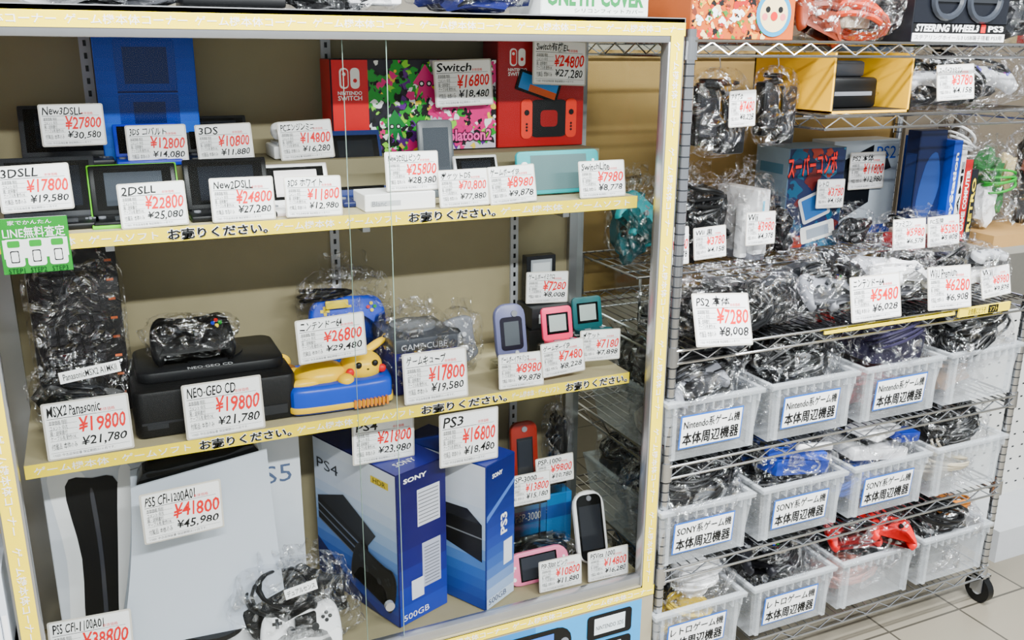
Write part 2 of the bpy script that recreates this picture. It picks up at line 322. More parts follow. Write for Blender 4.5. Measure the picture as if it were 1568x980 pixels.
# ================================================================== UPPER CABINET SHELF
S1=1.3925
m=MB('display_riser'); m.box(-1.34,-.04,.25,.43,0,.095,mat('#7d7559',.7),.002); m.done((0,0,S1))
RZ=S1+.0965
def grad(m,x0,x1,z0,z1,F,cols,M,n=10):
    for i in range(n):
        t=i/(n-1)*(len(cols)-1); k=min(int(t),len(cols)-2); f=t-k; a=[int(cols[k][j:j+2],16) for j in (1,3,5)]; b=[int(cols[k+1][j:j+2],16) for j in (1,3,5)]
        c='#'+''.join('%02x'%int(p+(q-p)*f) for p,q in zip(a,b)); m.rect(x0,z0+(z1-z0)*i/n,x1,z0+(z1-z0)*(i+1)/n,F,mat(c,.3),M=M)
def bluebox(m,w,d,h):
    F=-d/2-.0006
    grad(m,-w*.5+.002,w*.5-.002,.002,h-.002,F,['#0f6ee0','#0546c8','#0338a8'],I4,10); m.prism(rr(w*.60,h*.40,.006,cz=h*.74),F-.001,F,mat('#05309a',.2)); m.prism(rr(w*.60,h*.36,.006,cz=h*.34),F-.001,F,mat('#05309a',.2))
    m.rect(-w*.22,h*.60,w*.22,h*.88,F-.0016,mat('#041c60',.15)); m.rect(-w*.16,h*.23,w*.16,h*.46,F-.0016,mat('#041c60',.15)); m.text('3DS',w*.12,h*.03,w*.42,h*.11,F-.0006,WHT); m.rect(-w*.30,h*.53,w*.30,h*.545,F-.0012,mat('#031a60'))
carton('handheld_box',-1.06,.385,RZ,.195,.05,.262,mat('#0546c8',.3),decor=bluebox)
clamshell('handheld_console',-1.225,.37,RZ,.17,DGR,DGR,SCR,lh=.11)
clamshell('handheld_console',-1.262,.2,S1,.165,BLK,DGR,SCR,lh=.12)
clamshell('handheld_console',-1.113,.19,S1,.16,BLK,BLK,SCRG,mat('#5ecb00',.4),lh=.1)
clamshell('handheld_console',-.937,.19,S1,.165,BLK,BLK,SCR,lh=.105)
clamshell('handheld_console',-1.075,.325,RZ,.125,BLU,BLU,SCR,lh=.07)
clamshell('handheld_console',-.93,.35,RZ,.13,BLK,BLK,SCR,lh=.082)
clamshell('handheld_console',-.795,.20,S1,.135,WHT,WHT,mat('#e8e0e0',.2),mat('#d8c8c8'),lh=.085)
clamshell('handheld_console',-.645,.25,S1,.12,mat('#141f50',.3),mat('#1c2c62',.3),SCR,lh=.15)
m=MB('mini_console'); m.box(-.06,.06,-.05,.05,0,.028,WHT,.004); m.box(-.05,.05,-.04,.04,.028,.034,LGR,.002); m.box(-.03,.03,-.0515,-.05,.008,.014,DGR); m.cyl((.04,-.03,.034),(.04,-.03,.037),.006,RED); pad(m,T((0,.0,.055))@R(-60,'X'),.11,WHT,GRY,1); m.done((-.765,.33,RZ))
def splat(m,w,d,h):
    F=-d/2-.0006; x0=-w/2+.002; x1=w/2-.002
    m.rect(x0,.002,x1,h-.002,F,mat('#171020',.4)); m.rect(w*.08,.002,x1,h-.002,F-.0002,mat('#c9c0d0',.4))
    cs=[mat('#0f9c20',.35),mat('#e00878',.35),mat('#087a34',.35),mat('#5a1480',.35)]
    rnd=random.Random(3)
    for i in range(60):
        cx=rnd.uniform(-w*.28,w*.5); cz=rnd.uniform(0,h); c=cs[0] if cx<w*.04 and i%4 else cs[1]
        if i%6==0: c=cs[3]
        m.poly(clipr(blob(cx,cz,rnd.uniform(.008,.026),i),x0,.002,x1,h-.002),F-.0003-.00002*i,c)
    for i in range(330):
        cx=rnd.uniform(-w*.28,w*.5); cz=rnd.uniform(0,h); m.poly(clipr(blob(cx,cz,rnd.uniform(.002,.009),i+90,8,1.1),x0,.002,x1,h-.002),F-.0017-.000003*i,[INK,WHT,INK,cs[0],INK,mat('#8ae02a'),mat('#f0d030'),INK,cs[1],WHT][i%10])
    for cx,cz,s_,c in ((.02,.155,.030,cs[1]),(-.055,.06,.026,cs[2])):
        m.poly([(cx-s_,cz),(cx,cz+s_*1.4),(cx+s_,cz),(cx+s_*.5,cz-s_*.2),(cx+s_*.8,cz-s_*1.3),(cx+s_*.25,cz-s_*.6),(cx,cz-s_*1.5),(cx-s_*.25,cz-s_*.6),(cx-s_*.8,cz-s_*1.3),(cx-s_*.5,cz-s_*.2)],F-.0030,c)
        for k in (-.3,.3): m.poly(circ(cx+k*s_,cz-.05*s_,s_*.22),F-.0034,INK); m.poly(circ(cx+k*s_,cz-.05*s_,s_*.12),F-.0036,WHT)
    m.text('Splatoon2',.06,h*.05,w*.47,h*.24,F-.0042,INK,bold=.09); m.text('Splatoon2',.062,h*.06,w*.465,h*.23,F-.0044,mat('#ff4aa8'),bold=.03)
    m.rect(x0,.002,-w*.29,h-.002,F-.0038,mat('#d8040c',.35)); swlogo(m,-w*.395,h*.80,.05,F-.0043); m.rect(-w*.47,h*.06,-w*.33,h*.2,F-.0042,LGR)
def swlogo(m,cx,cz,s,F):
    m.poly(rr(s*.42,s*.9,s*.18,cx=cx-s*.25,cz=cz),F,WHT); m.poly(rr(s*.30,s*.76,s*.13,cx=cx-s*.23,cz=cz),F-.0003,mat('#d8040c',.35)); m.poly(circ(cx-s*.25,cz+s*.18,s*.08),F-.0006,WHT)
    m.poly(rr(s*.42,s*.9,s*.18,cx=cx+s*.25,cz=cz),F,WHT); m.poly(circ(cx+s*.25,cz-s*.1,s*.09),F-.0006,mat('#d8040c',.35))
    m.text('NINTENDO',cx-s*.55,cz-s*.72,cx+s*.55,cz-s*.56,F,WHT,bold=.02); m.text('SWITCH',cx-s*.55,cz-s*.96,cx+s*.55,cz-s*.76,F,WHT,bold=.02)
carton('console_box',-.483,.375,RZ,.40,.09,.208,mat('#1b1420',.4),decor=splat,side=RED)
def mario(m,w,d,h):
    F=-d/2-.0006; m.rect(-w/2+.002,.002,w/2-.002,h-.002,F,mat('#a80308',.3)); swlogo(m,-w*.28,h*.85,.045,F-.0006)
    m.prism(rr(w*.46,h*.36,.02,cx=.02,cz=h*.27),F-.002,F-.0003,BLK); m.prism(rr(.03,h*.38,.012,cx=.02-w*.26,cz=h*.27),F-.003,F-.0004,mat('#e83016')); m.prism(rr(.03,h*.38,.012,cx=.02+w*.26,cz=h*.27),F-.003,F-.0004,mat('#e83016'))
    for sx in (-1,1):
        m.poly(circ(.02+sx*w*.26,h*.33,.007),F-.0036,INK)
        for k in range(3): m.poly(circ(.02+sx*w*.26,h*(.22-.03*k),.003),F-.0036,INK)
    m.poly(rr(w*.2,h*.16,.01,cx=.02,cz=h*.27),F-.0026,mat('#900306'))
    M2=T((-.01,0,h*.58))@R(18,'Y'); m.prism(rr(w*.5,h*.2,.004),F-.003,F-.0006,INK,M=M2); m.rect(-w*.22,-h*.075,w*.22,h*.075,F-.0035,mat('#2f8bd8',.3),M=M2); m.rect(-w*.1,-h*.075,w*.22,-h*.01,F-.0038,mat('#de5a1a',.3),M=M2)
    m.rect(w*.1,h*.62,w*.48,h*.98,F-.001,mat('#6c0306'))
carton('console_box',-.162,.375,RZ,.235,.09,.25,mat('#98030a',.35),decor=mario)
tag(-.375,.30,1.592,'Switch','16800','18,480',.148,4,h=.105); tag(-.129,.30,1.637,'Switch有機EL','24800','27,280',.15,4,h=.105)
def bt(m,w,h,t): m.poly(circ(-w*.0,h*.16,.012),-.001,DGR)
gh('portable_media_player',-.466,.235,S1,.085,.175,.01,mat('#5c6268',.25),(-.36,.3,.36,.9,mat('#4a5058',.1)),extra=bt,tilt=8)
def ds(m,w,d,h): m.rect(-w*.42,h*.3,w*.0,h*.6,-d/2-.0006,LGR); m.text('Blanc',-w*.4,h*.3,-w*.2,h*.6,-d/2-.001,GRY)
carton('handheld_box',-.60,.15,S1,.155,.09,.036,WHT,decor=ds)
clamshell('handheld_console',-.375,.22,S1,.11,mat('#f0b8c0',.3),mat('#eef0f0',.3),SCR,lh=.085)
def swl(m,w,h,t):
    for sx in (-1,1): m.cyl((sx*w*.42,0,h*(.68 if sx<0 else .32)),(sx*w*.42,-.006,h*(.68 if sx<0 else .32)),.008,mat('#e8ecec'))
    for a,b in ((0,1),(1,0),(0,-1),(-1,0)):
        m.cyl((w*.42+a*.006,0,h*.68+b*.006),(w*.42+a*.006,-.003,h*.68+b*.006),.0032,WHT,8); m.cyl((-w*.42+a*.006,0,h*.32+b*.006),(-w*.42+a*.006,-.003,h*.32+b*.006),.0032,WHT,8)
gh('handheld_console',-.19,.165,S1+.004,.215,.1,.014,mat('#028a90',.4),(-.34,.1,.34,.9,mat('#4a6466',.3)),extra=swl,tilt=10)
tag(-1.28,.092,1.436,'3DSLL','17800','19,580',.118,8)
for a in ((-1.087,'2DSLL','22800','25,080',.12),(-.923,'New2DSLL','24800','27,280',.122),(-.785,'3DS ホワイト','11800','12,980',.116),(-.459,'ポケットDS','70,800','77,880',.114),(-.343,'ゲームボーイSP','8980','9,878',.118),(-.117,'SwitchLite','7980','8,778',.12)):
    tag(a[0],.092,1.3935,a[1],a[2],a[3],a[4],10)
tag(-.567,.118,1.430,'New3DSLLピンク','25800','28,380',.118,8)
tag(-1.209,.262,1.533,'New3DSLL','27800','30,580',.115,8); tag(-1.058,.262,RZ,'3DS コバルト','12800','14,080',.116); tag(-.925,.262,RZ,'3DS','10800','11,880',.114); tag(-.755,.262,RZ,'PCエンジンミニ','14800','16,280',.118)
m=MB('assessment_sign'); m.rect(-.056,-.05,.056,.05,0,mat('#128a26',.4)); m.rect(-.052,-.022,.052,.012,-.0006,WHT); m.text('LINE無料査定',-.05,.014,.05,.034,-.0008,WHT,bold=.01); m.text('家でかんたん',-.04,.038,.03,.046,-.0008,WHT)
for i in range(3):
    c=-.035+.035*i; m.poly(rr(.03,.05,.005,cx=c,cz=-.012),-.001,WHT); m.text('STEP%d'%(i+1),c-.013,-.049,c+.013,-.040,-.0012,INK); m.poly(rr(.02,.012,.003,cx=c,cz=.004),-.0013,GREEN); m.poly(rr(.014,.022,.002,cx=c,cz=-.019),-.0013,INK); m.poly(rr(.011,.018,.002,cx=c,cz=-.019),-.0016,WHT)
m.box(-.055,.055,.0004,.002,-.05,.05,WHT); m.done((-1.292,.078,1.378))
# ================================================================== MIDDLE CABINET SHELF
S2=.9565
m=MB('wrapped_home_computer'); m.box(-.085,.085,-.06,.0,0,.37,mat('#121011',.4),.006)
for r0 in range(14):
    for c0 in range(5): m.box(-.06+c0*.022,-.043+c0*.022,-.064,-.06,.03+r0*.021,.046+r0*.021,mat('#222022',.4),.001,seg=1)
for i in range(8): m.rect(.062,.04+i*.04,.075,.045+i*.04,-.0606,mat('#b2552a'))
bag(m,(0,-.03,.185),(.19,.10,.40),5,False,.08); o=m.done((-1.245,.30,S2+.02),0,-4)
bagged('bagged_cables',-1.26,.20,S2,.17,.10,.15,[('lump',0,0,.4,.38,.35,.35,BLK),('coil',0,0,.5,.32,5,.004,BLK),('coil',.1,0,.6,.25,4,.004,DGR)],3)
m=MB('paper_strip'); label_strip(m,'PanasonicMSX2 A1MKII',.11,.022,I4); m.box(-.055,.055,.0005,.0015,-.011,.011,PAP); m.done((-1.232,.128,1.112),0,-15,-6)
m=MB('game_console'); m.prism(rr(.325,.25,.02),-.05,.05,mat('#0b0c0e',.5,bump=.3),.008,M=T((0,0,.05))@FT)
m.prism(rr(.30,.19,.03,cz=.015),-.012,.012,mat('#0f1013',.45),.006,M=T((0,0,.112))@FT); m.cyl((0,.02,.12),(0,.02,.128),.075,mat('#0d0e11',.4),40); m.text('NEO·GEO CD',-.05,-.09,.04,-.075,-.1265,LGR,M=FT)
m.rect(-.15,.03,-.02,.035,-.1256,DGR); m.box(-.14,-.1,-.127,-.124,.02,.03,DGR); m.box(.09,.14,-.127,-.124,.015,.035,DGR); m.done((-1.0,.245,S2))
bagged('bagged_controller',-1.03,.24,S2+.13,.20,.11,.09,[('pad',0,0,.45,0,-55,.17,BLK,DGR,0,[RED,GREEN,YEL,BLU]),('coil',.05,.2,.5,.3,3,.003,BLK)],9,fin=False)
m=MB('mascot_game_console'); Bl=mat('#0440c0',.3)
P=catmull([(-.115,-.06),(-.08,-.085),(.08,-.085),(.115,-.06),(.12,.02),(.09,.085),(-.09,.085),(-.12,.02)],4)
m.prism(P[::-1],-.032,.032,Bl,.014,M=T((0,0,.034))@FT,seg=3); m.prism([(p[0]*1.02,p[1]*1.02) for p in P][::-1],-.007,.007,mat('#f5c400',.35),.003,M=T((0,0,.016))@FT)
Y=mat('#ffc800',.3); Z0=.072
m.ell((-.035,-.02,Z0),(.062,.046,.03),Y); m.ell((.055,-.025,Z0+.010),(.048,.042,.036),Y)
for a,b in ((20,.02),(-34,-.0)):
    Mx=T((.06,b-.005,Z0+.028))@R(a+60,'Z')@R(-16,'Y'); m.ell((.045,0,0),(.040,.011,.009),Y,M=Mx); m.ell((.080,0,0),(.014,.008,.007),BLK,M=Mx)
m.ell((-.085,.01,Z0-.002),(.034,.016,.014),Y); m.ell((-.075,-.055,Z0-.006),(.034,.014,.014),Y); m.ell((.01,-.066,Z0-.004),(.018,.018,.014),Y); m.ell((-.1,.04,Z0),(.024,.024,.012),mat('#8a5a20')); m.ell((-.11,.055,Z0+.012),(.026,.01,.022),Y)
for k in ((.078,-.061,Z0+.024),(.040,-.065,Z0+.024)): m.ell(k,(.0075,.005,.0075),BLK,sub=2)
for k in ((.096,-.050,Z0+.006),(.022,-.058,Z0+.008)): m.ell(k,(.010,.007,.010),RED,sub=2)
m.ell((.060,-.068,Z0+.014),(.003,.002,.002),BLK,sub=1)
for i in range(9): m.box(.02+i*.009,.025+i*.009,-.094,-.08,.008,.026,mat('#d07a18'))
m.done((-.740,.19,S2))
m=MB('bagged_controller'); pad(m,T((-.0,.0,.10))@R(-8,'X'),.185,mat('#0842d4'),YEL,2,[YEL,GREEN,YEL,RED]); m.box(-.055,.0,-.026,-.0185,.125,.145,YEL,.003); m.box(.02,.09,.0,.03,.02,.08,mat('#1656c8'),.004); coil(m,(-.04,.02,.16),.06,.03,5,.004,BLK,4); m.ell((.0,-.012,.06),(.02,.006,.02),YEL); m.box(-.01,.03,-.03,-.028,.09,.105,WHT); bag(m,(0,0,.105),(.23,.08,.23),12,True,.1); m.done((-.665,.33,S2+.045),0,-10)
m=MB('bagged_game_console'); m.box(-.078,.078,-.085,.085,0,.115,mat('#181258',.35),.008); m.box(-.079,.079,-.088,.085,.10,.135,mat('#3c3f46',.3),.008); m.cyl((0,.01,.135),(0,.01,.141),.055,mat('#6b6e74',.25),32); m.rect(-.06,.02,.06,.06,-.0857,mat('#1a1654',.3)); 
for i in range(4): m.cyl((-.045+i*.03,-.088,.04),(-.045+i*.03,-.084,.04),.01,INK)
m.text('GAME·CUBE',-.06,.108,.05,.122,-.0886,LGR); bag(m,(0,0,.08),(.185,.20,.195),17,True,.08); m.done((-.535,.235,S2),0)
bagged('bagged_controller',-.405,.26,S2,.09,.09,.16,[('pad',0,0,.5,80,-10,.12,mat('#6e7076'),LGR,0),('coil',0,.1,.3,.3,3,.003,DGR)],19)
def gba(m,w,h,t):
    M=T((0,0,h/2))@R(90,'Y'); m.cyl((-h*.33,0,.01),(-h*.33,-.003,.01),.008,GRY,12,M=M)
    for k in (0,1): m.cyl((h*.33+k*.012,0,.01+k*.006),(h*.33+k*.012,-.003,.01+k*.006),.005,LGR,10,M=M)
    m.prism(rr(w*.72,h*.56,.01,cz=h*.5),-.0012,0,mat('#1c1a26',.2)); m.rect(-w*.24,h*.3,w*.24,h*.7,-.0018,mat('#4d5258',.08))
gh('handheld_console',-.300,.18,S2+.03,.082,.145,.02,mat('#62648a',.3),None,extra=gba,tilt=12,r=.03)
def stand(x,y,z,w,d,h): m=MB('acrylic_stand'); m.box(-w/2,w/2,-d/2,d/2,h-.004,h,ACR); m.box(-w/2,w/2,d/2-.004,d/2,0,h,ACR); m.box(-w/2,w/2,-d/2,-d/2+.004,0,h,ACR); m.done((x,y,z))
stand(-.30,.20,S2,.08,.07,.029)
stand(-.160,.21,S2,.09,.07,.05); stand(-.062,.24,S2,.08,.07,.06)
def gbsp(col):
    def f(m,w,h,t):
        m.rect(-w*.36,h*.2,w*.36,h*.82,-.0008,BLKG); m.rect(-w*.28,h*.28,w*.28,h*.76,-.0012,mat('#9aa6a2',.3)); 
        m.box(-w/2,w/2,-.05,.0,-.008,.004,col,.003); m.box(-w*.35,-w*.15,-.035,-.03,.004,.006,GRY); m.cyl((w*.25,-.03,.004),(w*.25,-.03,.007),.006,GRY)
    return f
pk=mat('#f02c64',.35); tl=mat('#085055',.35)
gh('handheld_console',-.160,.215,S2+.06,.085,.085,.01,pk,None,extra=gbsp(pk),tilt=12)
gh('handheld_console',-.060,.24,S2+.07,.085,.085,.01,tl,None,extra=gbsp(tl),tilt=12)
m=MB('stacked_accessory_box'); m.box(-.07,.07,-.05,.05,0,.06,BLK,.003); m.box(-.06,.06,-.045,.05,.06,.118,DGR,.003); m.rect(-.04,.075,.03,.1,-.0456,LGR); m.done((-.125,.365,S2))
carton('handheld_box',-.135,.385,S2+.1195,.085,.03,.125,mat('#191a1e',.25),decor=lambda m,w,d,h:(m.rect(-w*.36,h*.5,w*.36,h*.92,-d/2-.0006,mat('#9aa0a6',.1)),m.rect(-w*.3,h*.58,w*.3,h*.85,-d/2-.001,mat('#c9cfd2',.1))))
tag(-.130,.345,1.078,'ゲームボーイミクロ','7280','8,008',.12,4)
tag(-1.246,.088,S2,'MSX2 Panasonic','19800','21,780',.155,10,h=.112); tag(-.992,.086,S2,'NEO·GEO CD','19800','21,780',.158,8,h=.114)
tag(-.762,.092,1.085,'ニンテンドー64','26800','29,480',.148,4,h=.095); tag(-.532,.09,S2,'ゲームキューブ','17800','19,580',.155,8,h=.116)
tag(-.32,.092,S2,'ゲームボーイアドバンス','8980','9,878',.118,8); tag(-.2065,.095,.972,'ゲームボーイSP','7480','8,228',.118,6); tag(-.100,.11,.988,'ポケット','7180','7,898',.11,6)
# ================================================================== LOWER CABINET DECK
S3=.4015
WB=mat('#dfe3ea',.3)
def ps5box(m,w,d,h):
    F=-d/2-.0006; m.rect(-w*.5+.002,.002,w*.5-.002,h-.002,F,mat('#d3d9e2',.3)); 
    m.poly(catmull([(-w*.47,.02),(-w*.36,.01),(-w*.33,h*.5),(-w*.34,h*.88),(-w*.42,h*.92),(-w*.48,h*.9),(-w*.45,h*.5)],4),F-.0006,mat('#f4f6f8',.3))
    m.poly(catmull([(-w*.41,.03),(-w*.28,.02),(-w*.25,h*.5),(-w*.23,h*.84),(-w*.32,h*.88),(-w*.42,h*.86),(-w*.395,h*.5)],4),F-.0012,INK)
    m.poly(catmull([(-w*.345,.05),(-w*.33,.05),(-w*.315,h*.5),(-w*.32,h*.8),(-w*.335,h*.8),(-w*.33,h*.5)],4),F-.0014,mat('#3a3c44',.2))
    m.poly(catmull([(-w*.29,.03),(-w*.23,.02),(-w*.2,h*.5),(-w*.17,h*.86),(-w*.22,h*.90),(-w*.26,h*.5)],4),F-.0016,WHT)
    m.text('PS5',w*.28,h*.70,w*.46,h*.79,F-.001,mat('#4a5a7a')); m.rect(-w*.5+.002,h*.93,w*.5-.002,h-.002,F-.0004,WHT)
carton('console_box',-1.085,.345,S3,.54,.17,.49,WB,decor=ps5box)
m=MB('console_pedestal'); m.box(-.15,.15,-.06,.06,0,.085,mat('#d6d8da',.5),.002); m.done((-1.04,.15,S3))
m=MB('game_console')
def panel(y0,sgn,mt):
    nx,nz=10,16; vs=[];fs=[]
    for side in (0,1):
        for j in range(nz+1):
            for i in range(nx+1):
                a=i/nx; b=j/nz; x=-.135+.27*a-.055*(1-b)*(1-a)+.02*(1-b)*a; zz=.0+(.368+.045*a)*b; x+= .010*math.sin(b*3)*(1-a)
                c=.022*(abs(2*b-1)**2.5)*(.4+.6*a); vs.append((x,y0+sgn*c+side*.006,zz))
    K=(nx+1)*(nz+1)
    for j in range(nz):
        for i in range(nx):
            q=(j*(nx+1)+i,j*(nx+1)+i+1,(j+1)*(nx+1)+i+1,(j+1)*(nx+1)+i); fs.append(q); fs.append(tuple(K+k for k in q[::-1]))
    for j in range(nz):
        for e in (0,nx): q=(j*(nx+1)+e,(j+1)*(nx+1)+e,K+(j+1)*(nx+1)+e,K+j*(nx+1)+e); fs.append(q)
    for i in range(nx):
        for e in (0,nz): q=(e*(nx+1)+i,e*(nx+1)+i+1,K+e*(nx+1)+i+1,K+e*(nx+1)+i); fs.append(q)
    m.add(vs,fs,mt)
PW=mat('#c3ccd9',.4,var=.01)
panel(-.035,-1,PW); panel(.035,1,PW)
m.prism(catmull([(-.15,.01),(.12,.01),(.124,.2),(.122,.402),(.05,.402),(-.06,.392),(-.120,.372),(-.135,.2)],4),-.028,.034,BLKG,.004); m.cyl((0,0,-.012),(0,0,0),.07,BLK,32)
m.done((-1.05,.135,S3+.0985),-2)
bagged('bagged_controller',-.886,.095,S3+.002,.27,.12,.23,[('pad',.05,-.22,.30,5,-30,.18,WHT,BLK,0),('box',.05,-.38,.31,.05,.012,.04,BLK),('lump',-.02,.15,.5,.34,.25,.32,BLK),('coil',-.1,.0,.66,.26,6,.004,BLK),('pad',-.12,.0,.60,-20,-20,.16,BLK,DGR,0),('pad',.22,.1,.60,30,-20,.14,DGR,GRY,0)],23)
m=MB('paper_strip'); label_strip(m,'デュアルセンス',.07,.022,I4); m.box(-.035,.035,.0005,.0015,-.011,.011,PAP); m.done((-.875,.02,.600),0,-10,-8)
def ps4(m,w,d,h):
    L=FL; F=-w/2-.0008
    grad(m,-d/2+.002,d/2-.002,.002,h-.002,F,['#102c90','#2e62c0','#90b0dc','#d0daec','#dee4ee'],L,14)
    m.poly([(-d/2+.002,.002),(d*.3,.002),(-d*.05,h*.10),(-d/2+.002,h*.30)],F-.0006,mat('#0a1a58',.3),M=L)
    for k in range(3):
        o_=k*.055; m.poly([(-d*.46,h*(.60-o_)),(d*.16,h*(.44-o_)),(d*.16,h*(.40-o_)),(-d*.46,h*(.555-o_))],F-.0011-.0002*k,BLK,M=L); m.poly([(-d*.46,h*(.555-o_)),(d*.16,h*(.40-o_)),(d*.16,h*(.392-o_)),(-d*.46,h*(.547-o_))],F-.0012-.0002*k,GRY,M=L)
    m.poly([(-d*.46,h*.60),(-d*.12,h*.70),(d*.26,h*.54),(d*.16,h*.44)],F-.0020,mat('#191b20',.3),M=L)
    pad(m,L@T((d*.24,F-.006,h*.28))@R(14,'Y')@Matrix.Diagonal((1,.15,1,1)),.17,BLK,DGR,0)
    m.text('PS4',-d*.45,h*.80,-d*.18,h*.87,F-.001,mat('#2c2f36'),M=L)
    m.rect(d*.22,h*.885,d*.42,h*.93,F-.0009,mat('#e8c81a'),M=L); m.text('HDR',d*.25,h*.892,d*.39,h*.923,F-.0014,INK,M=L)
    G=-d/2-.0006; grad(m,-w/2+.002,w/2-.002,.002,h-.002,G,['#1c38a4','#16125c','#120e4e'],I4,8)
    m.text('SONY',-w*.36,h*.93,w*.1,h*.96,G-.0006,WHT,bold=.03); m.rect(-w*.1,h*.62,w*.36,h*.86,G-.0006,mat('#c9cbd6')); m.rect(-w*.02,h*.2,w*.36,h*.5,G-.0006,mat('#b0b4c8')); m.rect(-w*.25,h*.15,w*.0,h*.28,G-.0007,mat('#d8dae4'))
    for i in range(9): m.rect(-w*.08,h*(.64+.024*i),w*.33,h*(.645+.024*i),G-.001,TEXTG)
    for i in range(12): m.rect(w*.02,h*(.22+.022*i),w*.33,h*(.225+.022*i),G-.001,TEXTG)
    m.text('500GB',-w*.42,h*.03,w*.1,h*.07,G-.0006,WHT)
    m.rect(-w/2+.002,-d/2+.002,w/2-.002,d/2-.002,-h-.0004,mat('#1e2484',.3),M=FT); m.text('SONY',-w*.3,-d*.4,w*.1,-d*.34,-h-.001,WHT,M=FT)
def place_corner(dec,name,cx,cy,ang,w,d,h,mt):
    a=math.radians(ang); dx=(math.cos(a),math.sin(a)); dy=(-math.sin(a),math.cos(a))
    carton(name,cx+dx[0]*w/2+dy[0]*d/2,cy+dx[1]*w/2+dy[1]*d/2,S3,w,d,h,mt,ang,dec)
place_corner(ps4,'console_box',-.640,.075,21,.15,.33,.395,mat('#120e4e',.35))
def ps3(m,w,d,h):
    L=FL; F=-w/2-.0008; grad(m,-d/2+.002,d/2-.002,.002,h-.002,F,['#123c9c','#2f68be','#a6c0e0','#d4dcea','#dbe1ec'],L,14)
    m.poly([(-d*.05,h*.42),(d*.46,h*.34),(d*.46,h*.60),(-d*.05,h*.60)],F-.001,BLK,M=L); m.poly([(-d*.05,h*.60),(d*.46,h*.60),(d*.3,h*.68),(d*.0,h*.67)],F-.001,mat('#1d1f24',.2),M=L); m.rect(-d*.05,h*.5,d*.46,h*.51,F-.0016,GRY,M=L)
    G=-d/2-.0006; grad(m,-w/2+.002,w/2-.002,.002,h-.002,G,['#c8d8ee','#406ab6','#183694','#0e2470','#0c1a60'],I4,14); m.poly([(-w/2+.002,h*.62),(w/2-.002,h*.80),(w/2-.002,h*.83),(-w/2+.002,h*.66)],G-.0003,mat('#4a74c8',.3))
    m.text('SONY',-w*.3,h*.90,w*.05,h*.93,G-.0006,WHT,bold=.03); m.text('PS3',-.016,-.013,.04,.013,G-.001,WHT,M=T((w*.1,0,h*.52))@R(-90,'Y'),bold=.03); m.text('500GB',-w*.42,h*.03,w*.2,h*.07,G-.0006,NAV); m.rect(w*.1,h*.25,w*.4,h*.42,G-.0007,mat('#dfe6f2'))
    m.rect(-w/2+.002,-d/2+.002,w/2-.002,d/2-.002,-h-.0004,mat('#162888',.3),M=FT); m.text('SONY',-w*.2,-d*.42,w*.2,-d*.37,-h-.001,WHT,M=FT)
place_corner(ps3,'console_box',-.427,.056,28.6,.113,.28,.385,mat('#0e206c',.35))
tag(-.640,.16,.7985,'PS4','21800','23,980',.152,4,h=.105); tag(-.457,.085,.79,'PS3','16800','18,480',.15,2,h=.13)
tag(-1.095,.035,.772,'PS5 CFI-1200A01','41800','45,980',.155,-4,h=.113); tag(-1.293,.06,.505,'PS5 CFI-1100A01','38800','42,680',.155,6,h=.113)
def bb(m,w,d,h): m.rect(-w*.3,h*.1,w*.2,h*.3,-d/2-.0006,WHT); m.rect(-w/2+.002,h*.55,w/2-.002,h*.8,-d/2-.0006,mat('#0c4ca0')); m.text('PSP-3000',-w*.4,h*.6,w*.0,h*.75,-d/2-.001,WHT)
carton('handheld_box',-.175,.345,S3,.19,.15,.155,mat('#1078c4',.3),decor=bb)
def psp(m,w,h,t,):
    m.rect(-w*.3,h*.22,w*.3,h*.78,-.0008,SCR); m.rect(-w*.26,h*.25,w*.26,h*.75,-.0012,mat('#2b2f36',.08)); m.cyl((0,0,h*.1),(0,-.003,h*.1),.007,GRY); m.cyl((0,0,h*.9),(0,-.003,h*.9),.008,GRY)
gh('handheld_console',-.200,.31,S3+.1565,.08,.20,.016,mat('#8a2014',.3),None,extra=psp,tilt=6,r=.025)
tag(-.242,.20,.585,'PSP-3000','13800','15,180',.12,4); tag(-.15,.235,.61,'PSP-1000','9800','10,780',.11,4)
stand(-.242,.22,S3,.10,.04,.182); stand(-.15,.262,S3,.08,.03,.2)
bagged('bagged_cables',-.085,.355,S3+.157,.08,.08,.22,[('lump',0,0,.5,.3,.3,.35,BLK),('coil',0,0,.6,.35,6,.004,BLK),('coil',0,0,.3,.3,5,.004,BLK)],31)
m=MB('bagged_game_console'); m.prism(rr(.17,.10,.012),-.016,.016,BLKG,.004,M=T((0,0,.017))@FT); m.box(-.06,.06,-.053,-.05,.012,.02,DGR); m.cyl((0,0,.033),(0,0,.036),.035,BLK,24); coil(m,(0,0,.045),.05,.01,4,.004,BLK,2); bag(m,(0,0,.03),(.20,.12,.075),91,False,.08); m.done((-.205,.205,S3))
def pspp(m,w,h,t):
    m.rect(-w*.3,h*.12,w*.3,h*.88,-.0008,BLKG); m.rect(-w*.27,h*.16,w*.27,h*.84,-.0012,mat('#30343c',.08))
    for a,b in ((0,1),(1,0),(0,-1),(-1,0)): m.cyl((w*.41+a*.007,0,h*.55+b*.007),(w*.41+a*.007,-.002,h*.55+b*.007),.0035,WHT,8); m.box(-w*.41+a*.006-.003,-w*.41+a*.006+.003,-.002,0,h*.6+b*.006-.003,h*.6+b*.006+.003,WHT)
    m.cyl((-w*.4,0,h*.25),(-w*.4,-.003,h*.25),.005,WHT)
gh('handheld_console',-.25,.115,S3+.002,.178,.085,.016,mat('#f07aa2',.3),None,extra=pspp,tilt=16,r=.035)
